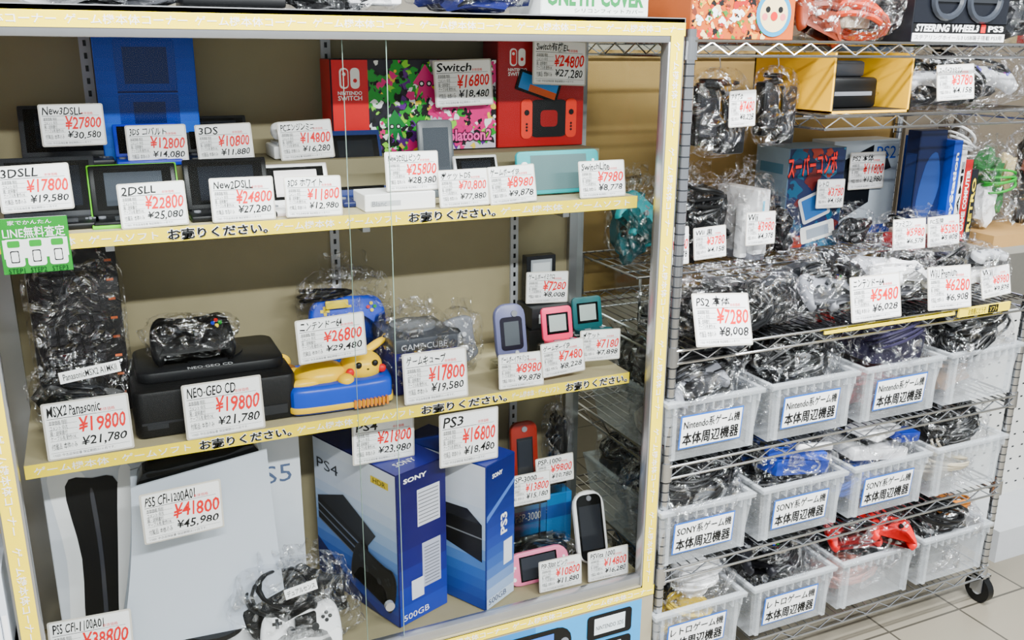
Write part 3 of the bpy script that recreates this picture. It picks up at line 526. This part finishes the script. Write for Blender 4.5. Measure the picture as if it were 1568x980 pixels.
def vita(m,w,h,t):
    m.prism(rr(w*.8,h*.9,.02,cz=h/2),-.0015,0,BLKG); m.rect(-w*.34,h*.2,w*.34,h*.8,-.002,mat('#23262c',.06)); m.cyl((0,-.001,h*.1),(0,-.005,h*.1),.007,GRY); m.cyl((0,-.001,h*.9),(0,-.005,h*.9),.007,GRY)
gh('handheld_console',-.082,.13,S3+.006,.09,.195,.016,WHT,None,extra=vita,tilt=18,r=.04,rz=-4)
tag(-.217,.065,S3+.004,'PSP-3000 ピンク','10800','11,880',.12,6); tag(-.082,.058,S3+.004,'PSVita 1000','14800','16,280',.118,6)
# ================================================================== ON TOP OF CABINET
CT=1.789
def gc(m,w,d,h):
    m.rect(-w/2+.002,.002,w/2-.002,h*.98,-d/2-.0006,mat('#dfe9e2',.4)); m.text('ONE FIT COVER',-w*.45,h*.2,w*.45,h*.6,-d/2-.001,mat('#0a7a3a'),bold=.05); m.text('シリコンフィットカバー',-w*.2,h*.06,w*.45,h*.16,-d/2-.001,INK)
carton('accessory_box',-.175,.13,CT,.26,.16,.09,mat('#e8ece8',.4),decor=gc)
bagged('bagged_accessories',-.44,.12,CT,.25,.2,.12,[('lump',0,0,.3,.4,.4,.3,NAV),('coil',.1,-.2,.3,.3,5,.004,BLK),('coil',-.1,.1,.4,.3,4,.004,WHT)],41,fin=False)
bagged('bagged_accessories',-.72,.12,CT,.28,.2,.12,[('lump',-.1,0,.3,.3,.4,.3,BLK),('coil',.2,-.2,.3,.2,5,.005,BLK),('box',.25,-.1,.1,.1,.1,.05,WHT)],42,fin=False)
bagged('bagged_controller',-1.14,.12,CT,.32,.2,.11,[('pad',0,-.1,.4,0,-75,.17,DGR,GRY,0),('coil',-.25,-.2,.3,.18,5,.005,WHT),('coil',.25,-.2,.3,.2,4,.004,GRY),('lump',.1,.2,.3,.3,.3,.3,DGR)],43,fin=False)
m=MB('computer_keyboard'); m.box(-.09,.09,-.06,.06,0,.02,BLK,.004)
for i in range(10):
    for j in range(5): m.box(-.083+i*.0168,-.069+i*.0168,-.052+j*.021,-.036+j*.021,.02,.027,BLK,.002,seg=1)
m.done((-.92,.09,CT))
# ================================================================== WIRE RACK
m=MB('wire_shelving_rack'); X0,X1,D=.046,1.30,.58
for x in (X0,X1):
    for y in (.014,D):
        m.cyl((x,y,.12),(x,y,1.765),.0125,CHR,16)
        for i in range(64): m.cyl((x,y,.14+i*.0254),(x,y,.143+i*.0254),.0132,DGR,12)
        m.cyl((x,y,.085),(x,y,.12),.009,CHR); m.cyl((x-.012,y,.045),(x+.012,y,.045),.045,BLK,24); m.cyl((x-.014,y,.045),(x+.014,y,.045),.018,LGR,16); m.box(x-.02,x-.015,y-.02,y+.02,.04,.1,SIL); m.box(x+.015,x+.02,y-.02,y+.02,.04,.1,SIL); m.box(x-.02,x+.02,y-.02,y+.02,.092,.098,SIL)
def wshelf(z,x0=X0,x1=X1,y0=.0,y1=D,truss=True,coll=True):
    for y in (y0,y1):
        m.cyl((x0,y,z),(x1,y,z),.0035,CHR,6)
        if truss:
            m.cyl((x0,y,z-.032),(x1,y,z-.032),.0035,CHR,6); n=int((x1-x0)/.045); m.tube([(x0+(x1-x0)*i/n,y,z-.003 if i%2 else z-.029) for i in range(n+1)],.0022,CHR,5)
    for x in (x0,x1):
        m.cyl((x,y0,z),(x,y1,z),.0035,CHR,6)
        if truss: m.cyl((x,y0,z-.032),(x,y1,z-.032),.0035,CHR,6); n=int((y1-y0)/.045); m.tube([(x,y0+(y1-y0)*i/n,z-.003 if i%2 else z-.029) for i in range(n+1)],.0022,CHR,5)
    n=int((x1-x0)/.028)
    for i in range(1,n): m.cyl((x0+(x1-x0)*i/n,y0,z+.002),(x0+(x1-x0)*i/n,y1,z+.002),.0017,CHR,4,cap=False)
    for k in (.25,.5,.75): m.cyl((x0,y0+(y1-y0)*k,z-.004),(x1,y0+(y1-y0)*k,z-.004),.003,CHR,5,cap=False)
    if coll:
        for x in (x0,x1):
            for y in (.014,D): m.cyl((x,y,z-.04),(x,y,z+.008),.018,CHR,16,r2=.0165)
SH=[1.74,1.025,.72,.425,.125]
for z in SH: wshelf(z)
wshelf(1.568,.46,X1,.02,.35,True,False)
wshelf(1.1515,.075,1.27,.23,.56,False,False)
for x in (.09,1.26):
    for y in (.24,.55): m.cyl((x,y,1.03),(x,y,1.15),.004,CHR,6)
m.box(X0,X1,D+.02,D+.03,1.0,1.72,mat('#9c7e48',.75))
m.box(.985,1.19,-.012,-.006,1.005,1.03,YEL); m.text('お気軽にどうぞ',1.02,1.008,1.09,1.027,-.0128,INK); m.rect(1.10,1.006,1.14,1.029,-.0126,INK); m.text('ソフト',1.105,1.01,1.135,1.025,-.0134,YEL)
m.box(.5,.97,-.010,-.006,1.014,1.022,YEL)
rack=m.done()
RR=1.1555; RS=1.0295
TS=1.7435
def taiko(m,w,d,h):
    F=-d/2-.0006; m.rect(-w/2+.002,.002,w/2-.002,h*.98,F,mat('#c0560f',.4)); rnd=random.Random(5)
    for i in range(220): m.poly(clipr(blob(rnd.uniform(-w/2,w*.2),rnd.uniform(0,h*.8),rnd.uniform(.002,.010),i+7,10,.8),-w/2+.002,.002,w/2-.002,h),F-.0003-.000008*i,[mat('#b01c14'),mat('#f2d090'),mat('#6a2c18'),mat('#e79a1a'),WHT,mat('#3a7a2c'),mat('#d8401c'),INK][i%8])
    m.poly(circ(w*.28,h*.36,.050,28),F-.003,mat('#0c8cbc')); m.poly(circ(w*.28,h*.36,.040,28),F-.0034,mat('#f0d8a0')); m.poly(circ(w*.28,h*.33,.010),F-.0044,RED)
    for k in (-1,1): m.poly(circ(w*.28+k*.018,h*.42,.007),F-.0038,INK); m.poly(circ(w*.28+k*.026,h*.32,.008),F-.0038,mat('#f37a7a'))
carton('game_drum_box',.198,.13,TS,.29,.2,.16,mat('#a04c1c',.45),decor=taiko)
O1=mat('#cc3c08'); O2=mat('#7c2e14')
bagged('bagged_drum_controller',.53,.13,TS,.34,.22,.16,[('lump',0,.25,.4,.35,.2,.35,mat('#e9e2d4')),('coil',-.2,-.1,.45,.2,5,.009,O2),('coil',.15,-.2,.3,.24,4,.008,O1),('coil',.1,0,.6,.25,4,.008,O1),('pad',-.25,-.3,.3,20,-30,.14,O2,WHT,0),('box',.1,-.2,.2,.1,.05,.05,mat('#b8a890'))],51,fin=False)
def wheel(m,w,d,h):
    F=-d/2-.0006; m.rect(-w/2+.002,.045,w/2-.002,h-.002,F,mat('#14161c',.25)); m.rect(-w/2+.002,.002,w/2-.002,.022,F,WHT); m.rect(-w/2+.002,.022,w/2-.002,.047,F,INK)
    for cx,s_ in ((-.06,.05),(.07,.055)):
        ringp=[(cx+s_*math.cos(a/20*2*math.pi),F-.004,.105+s_*.9*math.sin(a/20*2*math.pi)) for a in range(21)]; m.tube(ringp,.009,mat('#30343c',.3)); m.box(cx-s_,cx+s_,F-.005,F-.001,.098,.110,DGR)
    m.text('STEERING WHEEL3',-w*.47,.026,w*.2,.044,F-.0006,WHT,bold=.04,shear=.2); m.rect(w*.22,.025,w*.27,.045,F-.0006,RED); m.text('PS3',w*.3,.027,w*.47,.042,F-.0006,WHT,bold=.03); m.text('ステアリングホイール3 USB端子搭載 PS3用',-w*.47,.006,w*.46,.018,F-.0006,INK)
carton('steering_wheel_box',.885,.14,TS,.335,.22,.20,mat('#16181e',.3),decor=wheel)
bagged('bagged_accessories',1.17,.13,TS,.22,.22,.16,[('lump',0,0,.4,.35,.3,.3,DGR),('coil',0,-.2,.5,.3,5,.005,BLK)],52,fin=False)
def hangbag(x,y,z,w,h,seed):
    m=MB('hanging_bagged_adapter'); m.box(-w*.44,-w*.01,-.02,.02,-h*.42,h*.36,BLK,.006); m.box(w*.01,w*.44,-.03,.01,-h*.54,h*.30,BLK,.006)
    m.box(-w*.38,-w*.06,-.0215,-.02,-h*.3,h*.2,mat('#1a1b1f',.3)); m.box(w*.06,w*.38,-.0315,-.03,-h*.38,h*.15,mat('#1a1b1f',.3)); coil(m,(0,0,h*.4),w*.3,.02,4,.004,BLK,seed)
    bag(m,(0,0,0),(w*1.1,.08,h*1.2),seed,False,.05); m.tube([(0,0,h*.55),(.005,0,h*.6),(0,0,h*.75),(0,0,1.70-z)],.0015,SIL,5); m.done((x,y,z))
hangbag(.205,.12,1.575,.16,.18,61); hangbag(.405,.15,1.585,.11,.17,62); tag(.245,.068,1.545,'アダプタ','7480','8,228',.075,0,h=.085)
m=MB('yellow_carton_tray'); YC=mat('#ffbc00',.45); IN=mat('#14120f',.7); W_=.262
m.box(0,W_,.0,.30,0,.006,YC); m.box(.006,W_-.006,.003,.294,.006,.008,IN); m.box(0,.006,0,.30,0,.145,YC); m.box(W_-.006,W_,0,.30,0,.145,YC); m.box(0,W_,.294,.30,0,.145,IN); m.box(.006,.009,0,.294,.008,.145,IN)
m.box(.02,.20,.05,.27,.009,.085,BLK,.01); m.box(.03,.18,.08,.26,.085,.125,DGR,.008); m.rect(.04,.04,.18,.05,.0493,GRY); m.done((.483,.035,1.572))
bagged('bagged_controller',.99,.13,1.572,.48,.20,.15,[('lump',0,.2,.4,.44,.2,.33,DGR),('pad',-.30,-.2,.5,0,-50,.14,LGR,GRY,1),('pad',.22,-.2,.5,5,-40,.18,LGR,mat('#5b4fb0'),1,[mat('#b42aa0'),mat('#5b4fb0'),mat('#5b4fb0'),mat('#b42aa0')]),('pad',.0,-.1,.6,30,-40,.15,BLK,DGR,0),('coil',0,-.1,.6,.2,7,.004,BLK),('coil',.3,.0,.6,.15,6,.004,BLK),('coil',-.3,.0,.7,.13,6,.004,BLK)],53,fin=False)
tag(.895,.022,1.60,'スーパーファミコン','3780','4,158',.13,8)
def sfc(m,w,d,h):
    F=-d/2-.0006; m.rect(-w/2+.002,.002,w/2-.002,h-.002,F,mat('#1a2448',.4)); rnd=random.Random(9)
    for i in range(60): m.poly(clipr(blob(rnd.uniform(-w/2,w/2),rnd.uniform(0,h),rnd.uniform(.006,.028),i,12,.7),-w/2+.002,.002,w/2-.002,h-.002),F-.0003-.00002*i,[mat('#0c4a6a'),mat('#5a1818'),mat('#141c38'),mat('#2a6686'),mat('#8a2a18')][i%5])
    m.text('スーパーコンボ',-w*.44,h*.72,w*.44,h*.95,F-.002,INK,bold=.05,M=R(-4,'Y')); m.text('スーパーコンボ',-w*.43,h*.73,w*.43,h*.945,F-.0026,mat('#f01818'),bold=.02,M=R(-4,'Y')); M2=T((0,0,h*.42))@R(-20,'Y')
    m.prism(rr(.10,.08,.008),F-.004,F-.002,LGR,M=M2); m.rect(-.04,-.03,.04,.032,F-.0046,mat('#205a9a'),M=M2); M3=T((.02,0,h*.16))@R(-12,'Y'); m.prism(rr(.12,.05,.006),F-.004,F-.002,mat('#d9dad6'),M=M3); m.rect(-.04,-.015,.04,.015,F-.0046,mat('#8a94a0'),M=M3)
    for i in range(5): m.rect(-d*.35,h*(.1+.16*i),d*.35,h*(.2+.16*i),-w/2-.001,[mat('#6d7f96'),mat('#a5b4c2'),mat('#42597a'),mat('#7a90a4'),mat('#4a7690')][i],M=FL)
carton('retro_console_box',.757,.43,RR,.20,.16,.295,mat('#5a7690',.45),decor=sfc,side=mat('#7f95a8',.45),rz=-4)
def ps2(m,w,d,h):
    F=-d/2-.0006; m.rect(-w/2+.002,.002,w/2-.002,h-.002,F,mat('#b7c2cc',.3)); m.poly([(-w*.49,h*.1),(w*.1,h*.35),(w*.1,h*.95),(-w*.49,h*.75)],F-.0005,mat('#101318',.3)); m.poly([(-w*.3,h*.55),(w*.4,h*.7),(w*.3,h*.85),(-w*.35,h*.7)],F-.0008,mat('#2a2e34',.3)); m.rect(-w*.49,.003,w*.49,h*.1,F-.001,mat('#1c48b8')); m.text('PS2',w*.15,h*.8,w*.45,h*.93,F-.0012,mat('#1c48b8'))
carton('console_box',1.03,.49,RR,.27,.1,.30,mat('#b8c0c8',.35),decor=ps2)
def ps2c(m,w,d,h):
    F=-d/2-.0006; m.rect(-w/2+.002,.002,w/2-.002,h-.002,F,mat('#0e1a44',.3)); m.poly(catmull([(-w*.4,h*.3),(0,h*.2),(w*.4,h*.5),(w*.2,h*.8),(-w*.2,h*.7)],4),F-.0005,mat('#1c3a7a',.3)); m.rect(-w*.3,h*.05,w*.3,h*.15,F-.001,mat('#c9ced8'))
    m.rect(-d*.4,h*.3,d*.4,h*.8,-w/2-.0006,mat('#1a3068'),M=FL)
carton('console_box',1.125,.30,RR,.11,.05,.34,mat('#0c183e',.45),decor=ps2c)
m=MB('game_boxes_row')
for i,(w,c,t,tc) in enumerate(((.035,'#0c3ca8','PlayStation',WHT),(.022,'#e8e8ea','GAME',INK),(.03,'#b40c16','GAME COMPUTER',WHT),(.028,'#16181e','RETRO',YEL))):
    x=sum((.035,.022,.03,.028)[:i]); h=.31-.03*i; m.box(x+.001,x+w-.001,0,.2,0,h,mat(c,.35),.001,seg=1); m.text(t,-h*.38,-w*.25,h*.38,w*.25,-.0008,tc,M=T((x+w/2,0,h*.5))@R(-90,'Y'),bold=.03)
m.done((1.185,.25,RR),-3)
bagged('bagged_game_console',1.03,.22,RR,.26,.13,.11,[('box',0,0,.08,.17,.1,.04,mat('#a0101c')),('box',0,-.02,.42,.14,.06,.02,mat('#efe4cf')),('box',.3,-.2,.5,.05,.03,.03,mat('#efe4cf')),('coil',-.2,0,.6,.2,4,.004,BLK)],54)
bagged('bagged_accessories',.86,.30,RR,.14,.12,.12,[('lump',0,0,.4,.35,.35,.3,BLK),('coil',0,-.2,.6,.3,6,.004,BLK)],58)
m=MB('bagged_game_console'); m.box(-.024,.024,-.08,.08,.02,.20,WHT,.004); m.box(-.03,.03,-.07,.07,0,.022,GRY,.004); m.rect(-.004,.05,.004,.17,-.0806,mat('#6ad4f8')); m.box(-.055,-.028,-.06,-.03,.01,.16,WHT,.006); bag(m,(0,0,.115),(.14,.18,.26),55,True,.12); m.done((.475,.33,RR),6)
bagged('bagged_game_console',.31,.34,RR,.2,.17,.24,[('lump',0,.0,.45,.4,.4,.4,BLK),('box',-.05,-.2,.3,.12,.06,.1,BLK),('coil',0,-.3,.75,.3,6,.005,BLK),('coil',.2,-.3,.4,.25,5,.004,BLK)],56)
bagged('bagged_controller',.14,.36,RR,.13,.15,.24,[('lump',0,.1,.4,.35,.3,.35,mat('#0c5c66')),('pad',0,-.2,.6,40,-20,.15,mat('#0f8f98'),GRY,2,[YEL,GREEN,YEL,RED]),('coil',0,0,.4,.35,5,.004,BLK)],57)
bagged('bagged_accessories',.60,.34,RR,.12,.14,.16,[('lump',0,0,.4,.35,.35,.35,BLK),('coil',0,-.2,.6,.3,6,.004,BLK)],59)
tag(1.026,.425,1.305,'PS2 本体','11800','12,980',.15,2,h=.115); tag(.444,.205,1.215,'Wii','3980','4,378',.1,4,h=.09); tag(.178,.215,1.18,'64','8980','9,878',.09,6,h=.10); tag(.286,.21,1.19,'Wii 黒','3780','4,158',.11,6,h=.085); tag(.79,.325,1.275,'レトロ','3780','4,158',.10,2,h=.085)
tag(.918,.13,1.178,'ファミコン','5980','6,578',.125,8); tag(1.055,.13,1.178,'FC互換','5280','5,808',.125,8)
# front row
bagged('bagged_game_console',.27,.12,RS,.42,.22,.15,[('lump',0,.2,.3,.42,.25,.28,BLK),('box',.02,.05,.08,.30,.14,.05,BLK),('coil',-.2,-.25,.6,.14,6,.005,BLK),('coil',.2,-.2,.5,.16,6,.005,BLK),('coil',.0,-.3,.4,.2,6,.004,BLK),('pad',0,-.1,.7,10,-70,.15,BLK,DGR),('pad',.3,-.1,.6,-30,-60,.14,DGR,GRY,1)],71)
bagged('bagged_controller',.585,.12,RS,.27,.21,.18,[('lump',0,.2,.4,.4,.3,.35,DGR),('pad',-.12,-.25,.5,0,-45,.16,GRY,DGR,2,[BLU,GREEN,YEL,RED]),('pad',.2,-.1,.75,20,-60,.15,BLK,LGR,2),('coil',0,-.1,.6,.25,7,.005,BLK)],72)
bagged('bagged_accessories',.83,.13,RS,.26,.2,.17,[('lump',0,.2,.4,.35,.3,.35,LGR),('coil',-.1,-.2,.6,.25,7,.005,WHT),('coil',.1,-.1,.6,.3,7,.005,WHT),('pad',.1,-.3,.6,10,-50,.13,WHT,GRY,0),('coil',.2,-.1,.3,.2,5,.005,GRY)],73)
bagged('bagged_accessories',1.10,.13,RS,.29,.21,.16,[('lump',0,.2,.4,.4,.3,.3,BLK),('box',0,-.1,.3,.2,.12,.03,WHT),('box',.2,0,.6,.14,.09,.02,DGR),('coil',-.2,-.2,.7,.2,6,.005,BLK),('pad',.25,-.3,.75,0,-70,.12,LGR,GRY,1)],74)
tag(.168,-.03,1.032,'PS2 本体','7280','8,008',.172,22,ry=6,h=.13); tag(.675,-.012,1.035,'ニンテンドー64','5480','6,028',.17,12,h=.12); tag(.945,-.012,1.035,'WiiU Premium','6280','6,908',.155,12,h=.12); tag(1.17,.02,1.04,'Wii','8980','9,878',.125,12)
# bins
def bin_(x,z,labels,items,seed):
    m=MB('plastic_storage_bin'); w,d,h=.298,.40,.165
    def ring(s_,zz): return [(-w/2*s_,0+(1-s_)*.12,zz),(w/2*s_,0+(1-s_)*.12,zz),(w/2*s_,d*s_,zz),(-w/2*s_,d*s_,zz)]
    a=ring(.88,0); b=ring(.985,h*.93); m.add(a+b,[(0,1,2,3)]+[(i,(i+1)%4,4+(i+1)%4,4+i) for i in range(4)],BINM)
    zr=h*.93
    for x0,x1,y0,y1 in ((-w/2,w/2,-.012,.006),(-w/2,w/2,d-.012,d),(-w/2,-w/2+.012,0,d),(w/2-.012,w/2,0,d)): m.box(x0,x1,y0,y1,zr,h,BINM,.003); m.box(x0,x1,y0,y1,h-.001,h+.001,BINM)
    for i in range(10): m.box(-w/2+.02+i*.0285,-w/2+.024+i*.0285,-.012,.004,zr-.018,zr,BINM)
    for s_ in (-1,1): m.box(s_*.12-.006,s_*.12+.006,-.003,.012,.01,zr,BINM)
    if labels:
        M=T((-.01,.0,h*.5))@R(4,'X'); m.rect(-.095,-.046,.095,.046,-.0045,mat('#0a60c8',.3),M=M); m.rect(-.091,-.042,.091,.042,-.0053,PAP,M=M); m.fat(labels[0],-.085,.008,.085,.034,-.006,INK,.0004,M=M); m.fat(labels[1],-.085,-.036,.085,-.002,-.006,INK,.0009,M=M)
    o=m.done((x,-.004,z))
    for j,(nm,dx,dy,dz,ww,dd,hh,its) in enumerate(items):
        c=bagged(nm,0,0,0,ww,dd,hh,its,seed*10+j,fin=(j%2==1)); c.parent=o; c.location=(dx,dy,dz); c.rotation_euler=(random.uniform(-.2,.2),random.uniform(-.15,.15),random.uniform(-.4,.4))
    return o
def stuff(cc=BLK,n=4,l=True): return ([('lump',0,.1,.42,.38,.36,.36,cc)] if l else [])+[('coil',random.uniform(-.22,.22),random.uniform(-.3,.0),random.uniform(.5,.85),random.uniform(.2,.34),7,.0042,cc) for _ in range(n)]+[('box',random.uniform(-.2,.2),-.1,.6,.07,.05,.04,cc),('box',random.uniform(-.3,.3),.1,.65,.05,.06,.05,DGR)]
def pads(c1,c2,st,b=None): return [('pad',-.18,-.28,.62,random.uniform(-30,30),-55,.16,c1,c2,st,b),('pad',.2,.05,.8,random.uniform(-60,60),-60,.16,c1,c2,st,b)]+stuff(BLK,3,True)
N_=('Nintendo系ゲーム機','本体周辺機器'); S_=('SONY系ゲーム機','本体周辺機器'); Rt=('レトロゲーム機','本体周辺機器')
xs=[.17,.49,.81,1.13]
def low(c1,c2): return [('bagged_accessories',-.03,.11,.006,.22,.18,.13,stuff(c1,3)),('bagged_accessories',.02,.27,.006,.24,.18,.13,stuff(c2,2))]
def topi(nm,a,b,h1=.17,h2=.18): return [(nm,.0,.115,.10,.285,.23,h1,a),(nm,.0,.285,.10,.28,.22,h2,b)]
Z1,Z2,Z3=.7295,.4345,.1345
OFF=mat('#b0a690'); PUR=mat('#3a2f70'); MUT=mat('#221e36')
bin_(xs[0],Z1,N_,low(OFF,BLK)+topi('bagged_controller',pads(GRY,DGR,0),pads(mat('#4a4c52'),LGR,1)),1)
bin_(xs[1],Z1,N_,low(BLK,GRY)+topi('bagged_accessories',stuff(BLK,6),[('box',.2,-.1,.6,.15,.05,.03,RED),('box',.2,-.1,.8,.15,.05,.02,WHT),('box',.2,-.1,.93,.15,.05,.02,RED)]+stuff(BLK,3),.16,.2),2)
bin_(xs[2],Z1,N_,low(mat('#8a2a2a'),OFF)+topi('bagged_accessories',[('box',.02,0,.3,.20,.14,.09,MUT)]+stuff(MUT,1,False),[('box',0,0,.5,.12,.06,.06,RED)]+stuff(GRY,3),.16,.17),3)
bin_(xs[3],Z1,None,low(mat('#a8805c'),OFF)+topi('bagged_accessories',stuff(BLK,6),stuff(DGR,4),.18,.18),4)
bin_(xs[0],Z2,S_,low(BLK,GRY)+topi('bagged_accessories',stuff(BLK,8),stuff(BLK,6),.16,.17),5)
bin_(xs[1],Z2,S_,low(BLK,mat('#6a5a8a'))+topi('bagged_accessories',[('box',0,-.1,.4,.20,.14,.04,mat('#10308c')),('box',.05,-.1,.68,.17,.12,.025,mat('#1c48c0')),('box',.1,-.4,.86,.13,.02,.02,WHT)]+stuff(BLK,1),[('box',0,0,.6,.2,.12,.05,mat('#142a6c')),('box',-.1,0,.9,.16,.10,.02,RED)]+stuff(BLK,1),.15,.17),6)
bin_(xs[2],Z2,S_,low(mat('#1a4ab0'),BLK)+topi('bagged_accessories',[('box',0,0,.3,.2,.14,.035,WHT),('box',.1,.1,.55,.16,.12,.03,BLK),('box',-.1,-.1,.8,.17,.1,.02,WHT),('box',.25,-.3,.7,.08,.05,.03,mat('#0c2a8c'))],[('box',.1,-.1,.5,.18,.12,.06,BLK),('box',-.1,-.1,.85,.16,.1,.03,LGR)]+stuff(BLK,1),.15,.18),7)
bin_(xs[3],Z2,None,low(OFF,GRY)+topi('bagged_accessories',stuff(BLK,6),stuff(MUT,4)),8)
bin_(xs[0],Z3,Rt,low(mat('#d8b82a'),BLK)+[('bagged_accessories',.06,.11,.10,.19,.2,.15,[('lump',0,.1,.4,.3,.3,.3,WHT),('coil',0,-.1,.75,.35,9,.006,WHT),('coil',0,-.1,.55,.3,8,.006,WHT)]),('bagged_controller',-.07,.15,.10,.18,.22,.18,pads(BLK,GRY,0)),('bagged_controller',.04,.31,.10,.26,.18,.19,pads(GRY,DGR,0))],9)
bin_(xs[1],Z3,Rt,low(BLK,PUR)+topi('bagged_controller',pads(mat('#16161c'),LGR,2,[YEL,GREEN,RED,BLU]),pads(LGR,mat('#4a3fa0'),1,[mat('#b42aa0')]*4)),10)
bin_(xs[2],Z3,None,low(mat('#c88070'),OFF)+topi('bagged_controller',[('pad',.22,-.35,.75,10,-60,.15,RED,BLK,0,[WHT]*4)]+pads(RED,BLK,0,[WHT]*4),pads(mat('#0f4ac8'),BLK,1)),11)
bin_(xs[3],Z3,None,low(BLK,mat('#c07a3a'))+topi('bagged_accessories',[('coil',.2,-.2,.8,.2,6,.006,mat('#d8801a'))]+stuff(BLK,5),stuff(GRY,4),.15,.16),12)
# ================================================================== NEIGHBOURS
m=MB('game_case_shelf'); m.box(-.55,-.02,0,.3,.0,.60,LGR); m.box(-.55,-.02,-.002,0,.60,.635,YEL); m.box(-.55,-.02,0,.3,.60,.62,LGR); m.box(-.55,-.02,.3,.32,0,1.9,TAN); rnd=random.Random(2); x=-.54
for z in (.62,.90,1.18,1.46):
    x=-.54; m.box(-.55,-.02,0,.3,z-.02,z,LGR); m.rect(-.55,z-.03,-.02,z,-.001,YEL)
    while x<-.035:
        w=.0135; m.box(x,x+w-.001,.0,.16,z+.001,z+.17,mat(rnd.choice(['#c8101a','#d8e0ea','#1a4ac0','#0b5a2a','#e8e8e8','#b01018']),.2),.001,seg=1); m.rect(x+.002,z+.02,x+w-.003,z+.08,-.0006,WHT); x+=w
m.done((-1.393,0,0))
m=MB('pegboard_gondola'); m.box(0,1.2,.0,.02,.1,.85,mat('#d8d8d4')); m.box(0,1.2,-.2,.02,.0,.12,LGR)
for i in range(24):
    for j in range(14): m.rect(.02+i*.05,.16+j*.05,.032+i*.05,.166+j*.05,-.001,DGR)
m.done((1.55,.35,0))
def merch(name,loc,L,rz,z0,cols,seed,rows=5):
    m=MB(name); m.box(0,L,0,.4,0,z0,mat('#8f8b82',.6)); rnd=random.Random(seed)
    for r in range(rows):
        z=z0+r*.25; m.box(0,L,0,.4,z-.02,z,LGR); m.box(0,L,.38,.4,z,z+.23,mat('#4b443c',.6)); x=0.02
        while x<L-.1:
            w=rnd.uniform(.02,.10); h=rnd.uniform(.1,.22); m.box(x,x+w-.003,.03+rnd.random()*.08,.25,z,z+h,mat(rnd.choice(cols),.5),.003,seg=1); x+=w
    return m.done(loc,rz)
CL=['#c9d6cc','#5a5c58','#a82a22','#2f6a3a','#c7b280','#3a4350','#e0e0de','#222428','#222428','#3a3024']
merch('merchandise_display',(1.9,1.3,0),2.2,0,.9,CL,4)
m=MB('side_counter'); m.box(0,.6,0,.4,1.10,1.125,mat('#8f8b82',.6)); 
for x in (.02,.58):
    for y in (.02,.38): m.box(x-.012,x+.012,y-.012,y+.012,0,1.10,LGR)
m.box(0,.6,.385,.4,1.125,1.75,mat('#6a5f50',.6)); m.box(.02,.4,.0,.2,1.125,1.165,mat('#b08850',.7)); m.done((1.36,.22,0))
bagged('bagged_figures',1.48,.36,1.167,.2,.16,.26,[('lump',0,0,.5,.25,.3,.4,mat('#2f6a3a')),('lump',-.2,-.2,.3,.15,.2,.25,WHT),('lump',.2,-.2,.7,.12,.15,.2,mat('#c7b280')),('coil',0,-.3,.6,.3,5,.004,GREEN)],81)
bagged('bagged_figures',1.70,.36,1.127,.2,.16,.36,[('lump',0,0,.5,.3,.3,.4,BLK),('lump',-.2,-.2,.7,.15,.2,.2,mat('#8a3a2a'))],82)
bagged('bagged_accessories',1.47,.50,1.167,.18,.1,.38,[('lump',0,0,.5,.35,.35,.42,mat('#3a3024')),('coil',0,-.3,.7,.3,5,.004,WHT)],83)
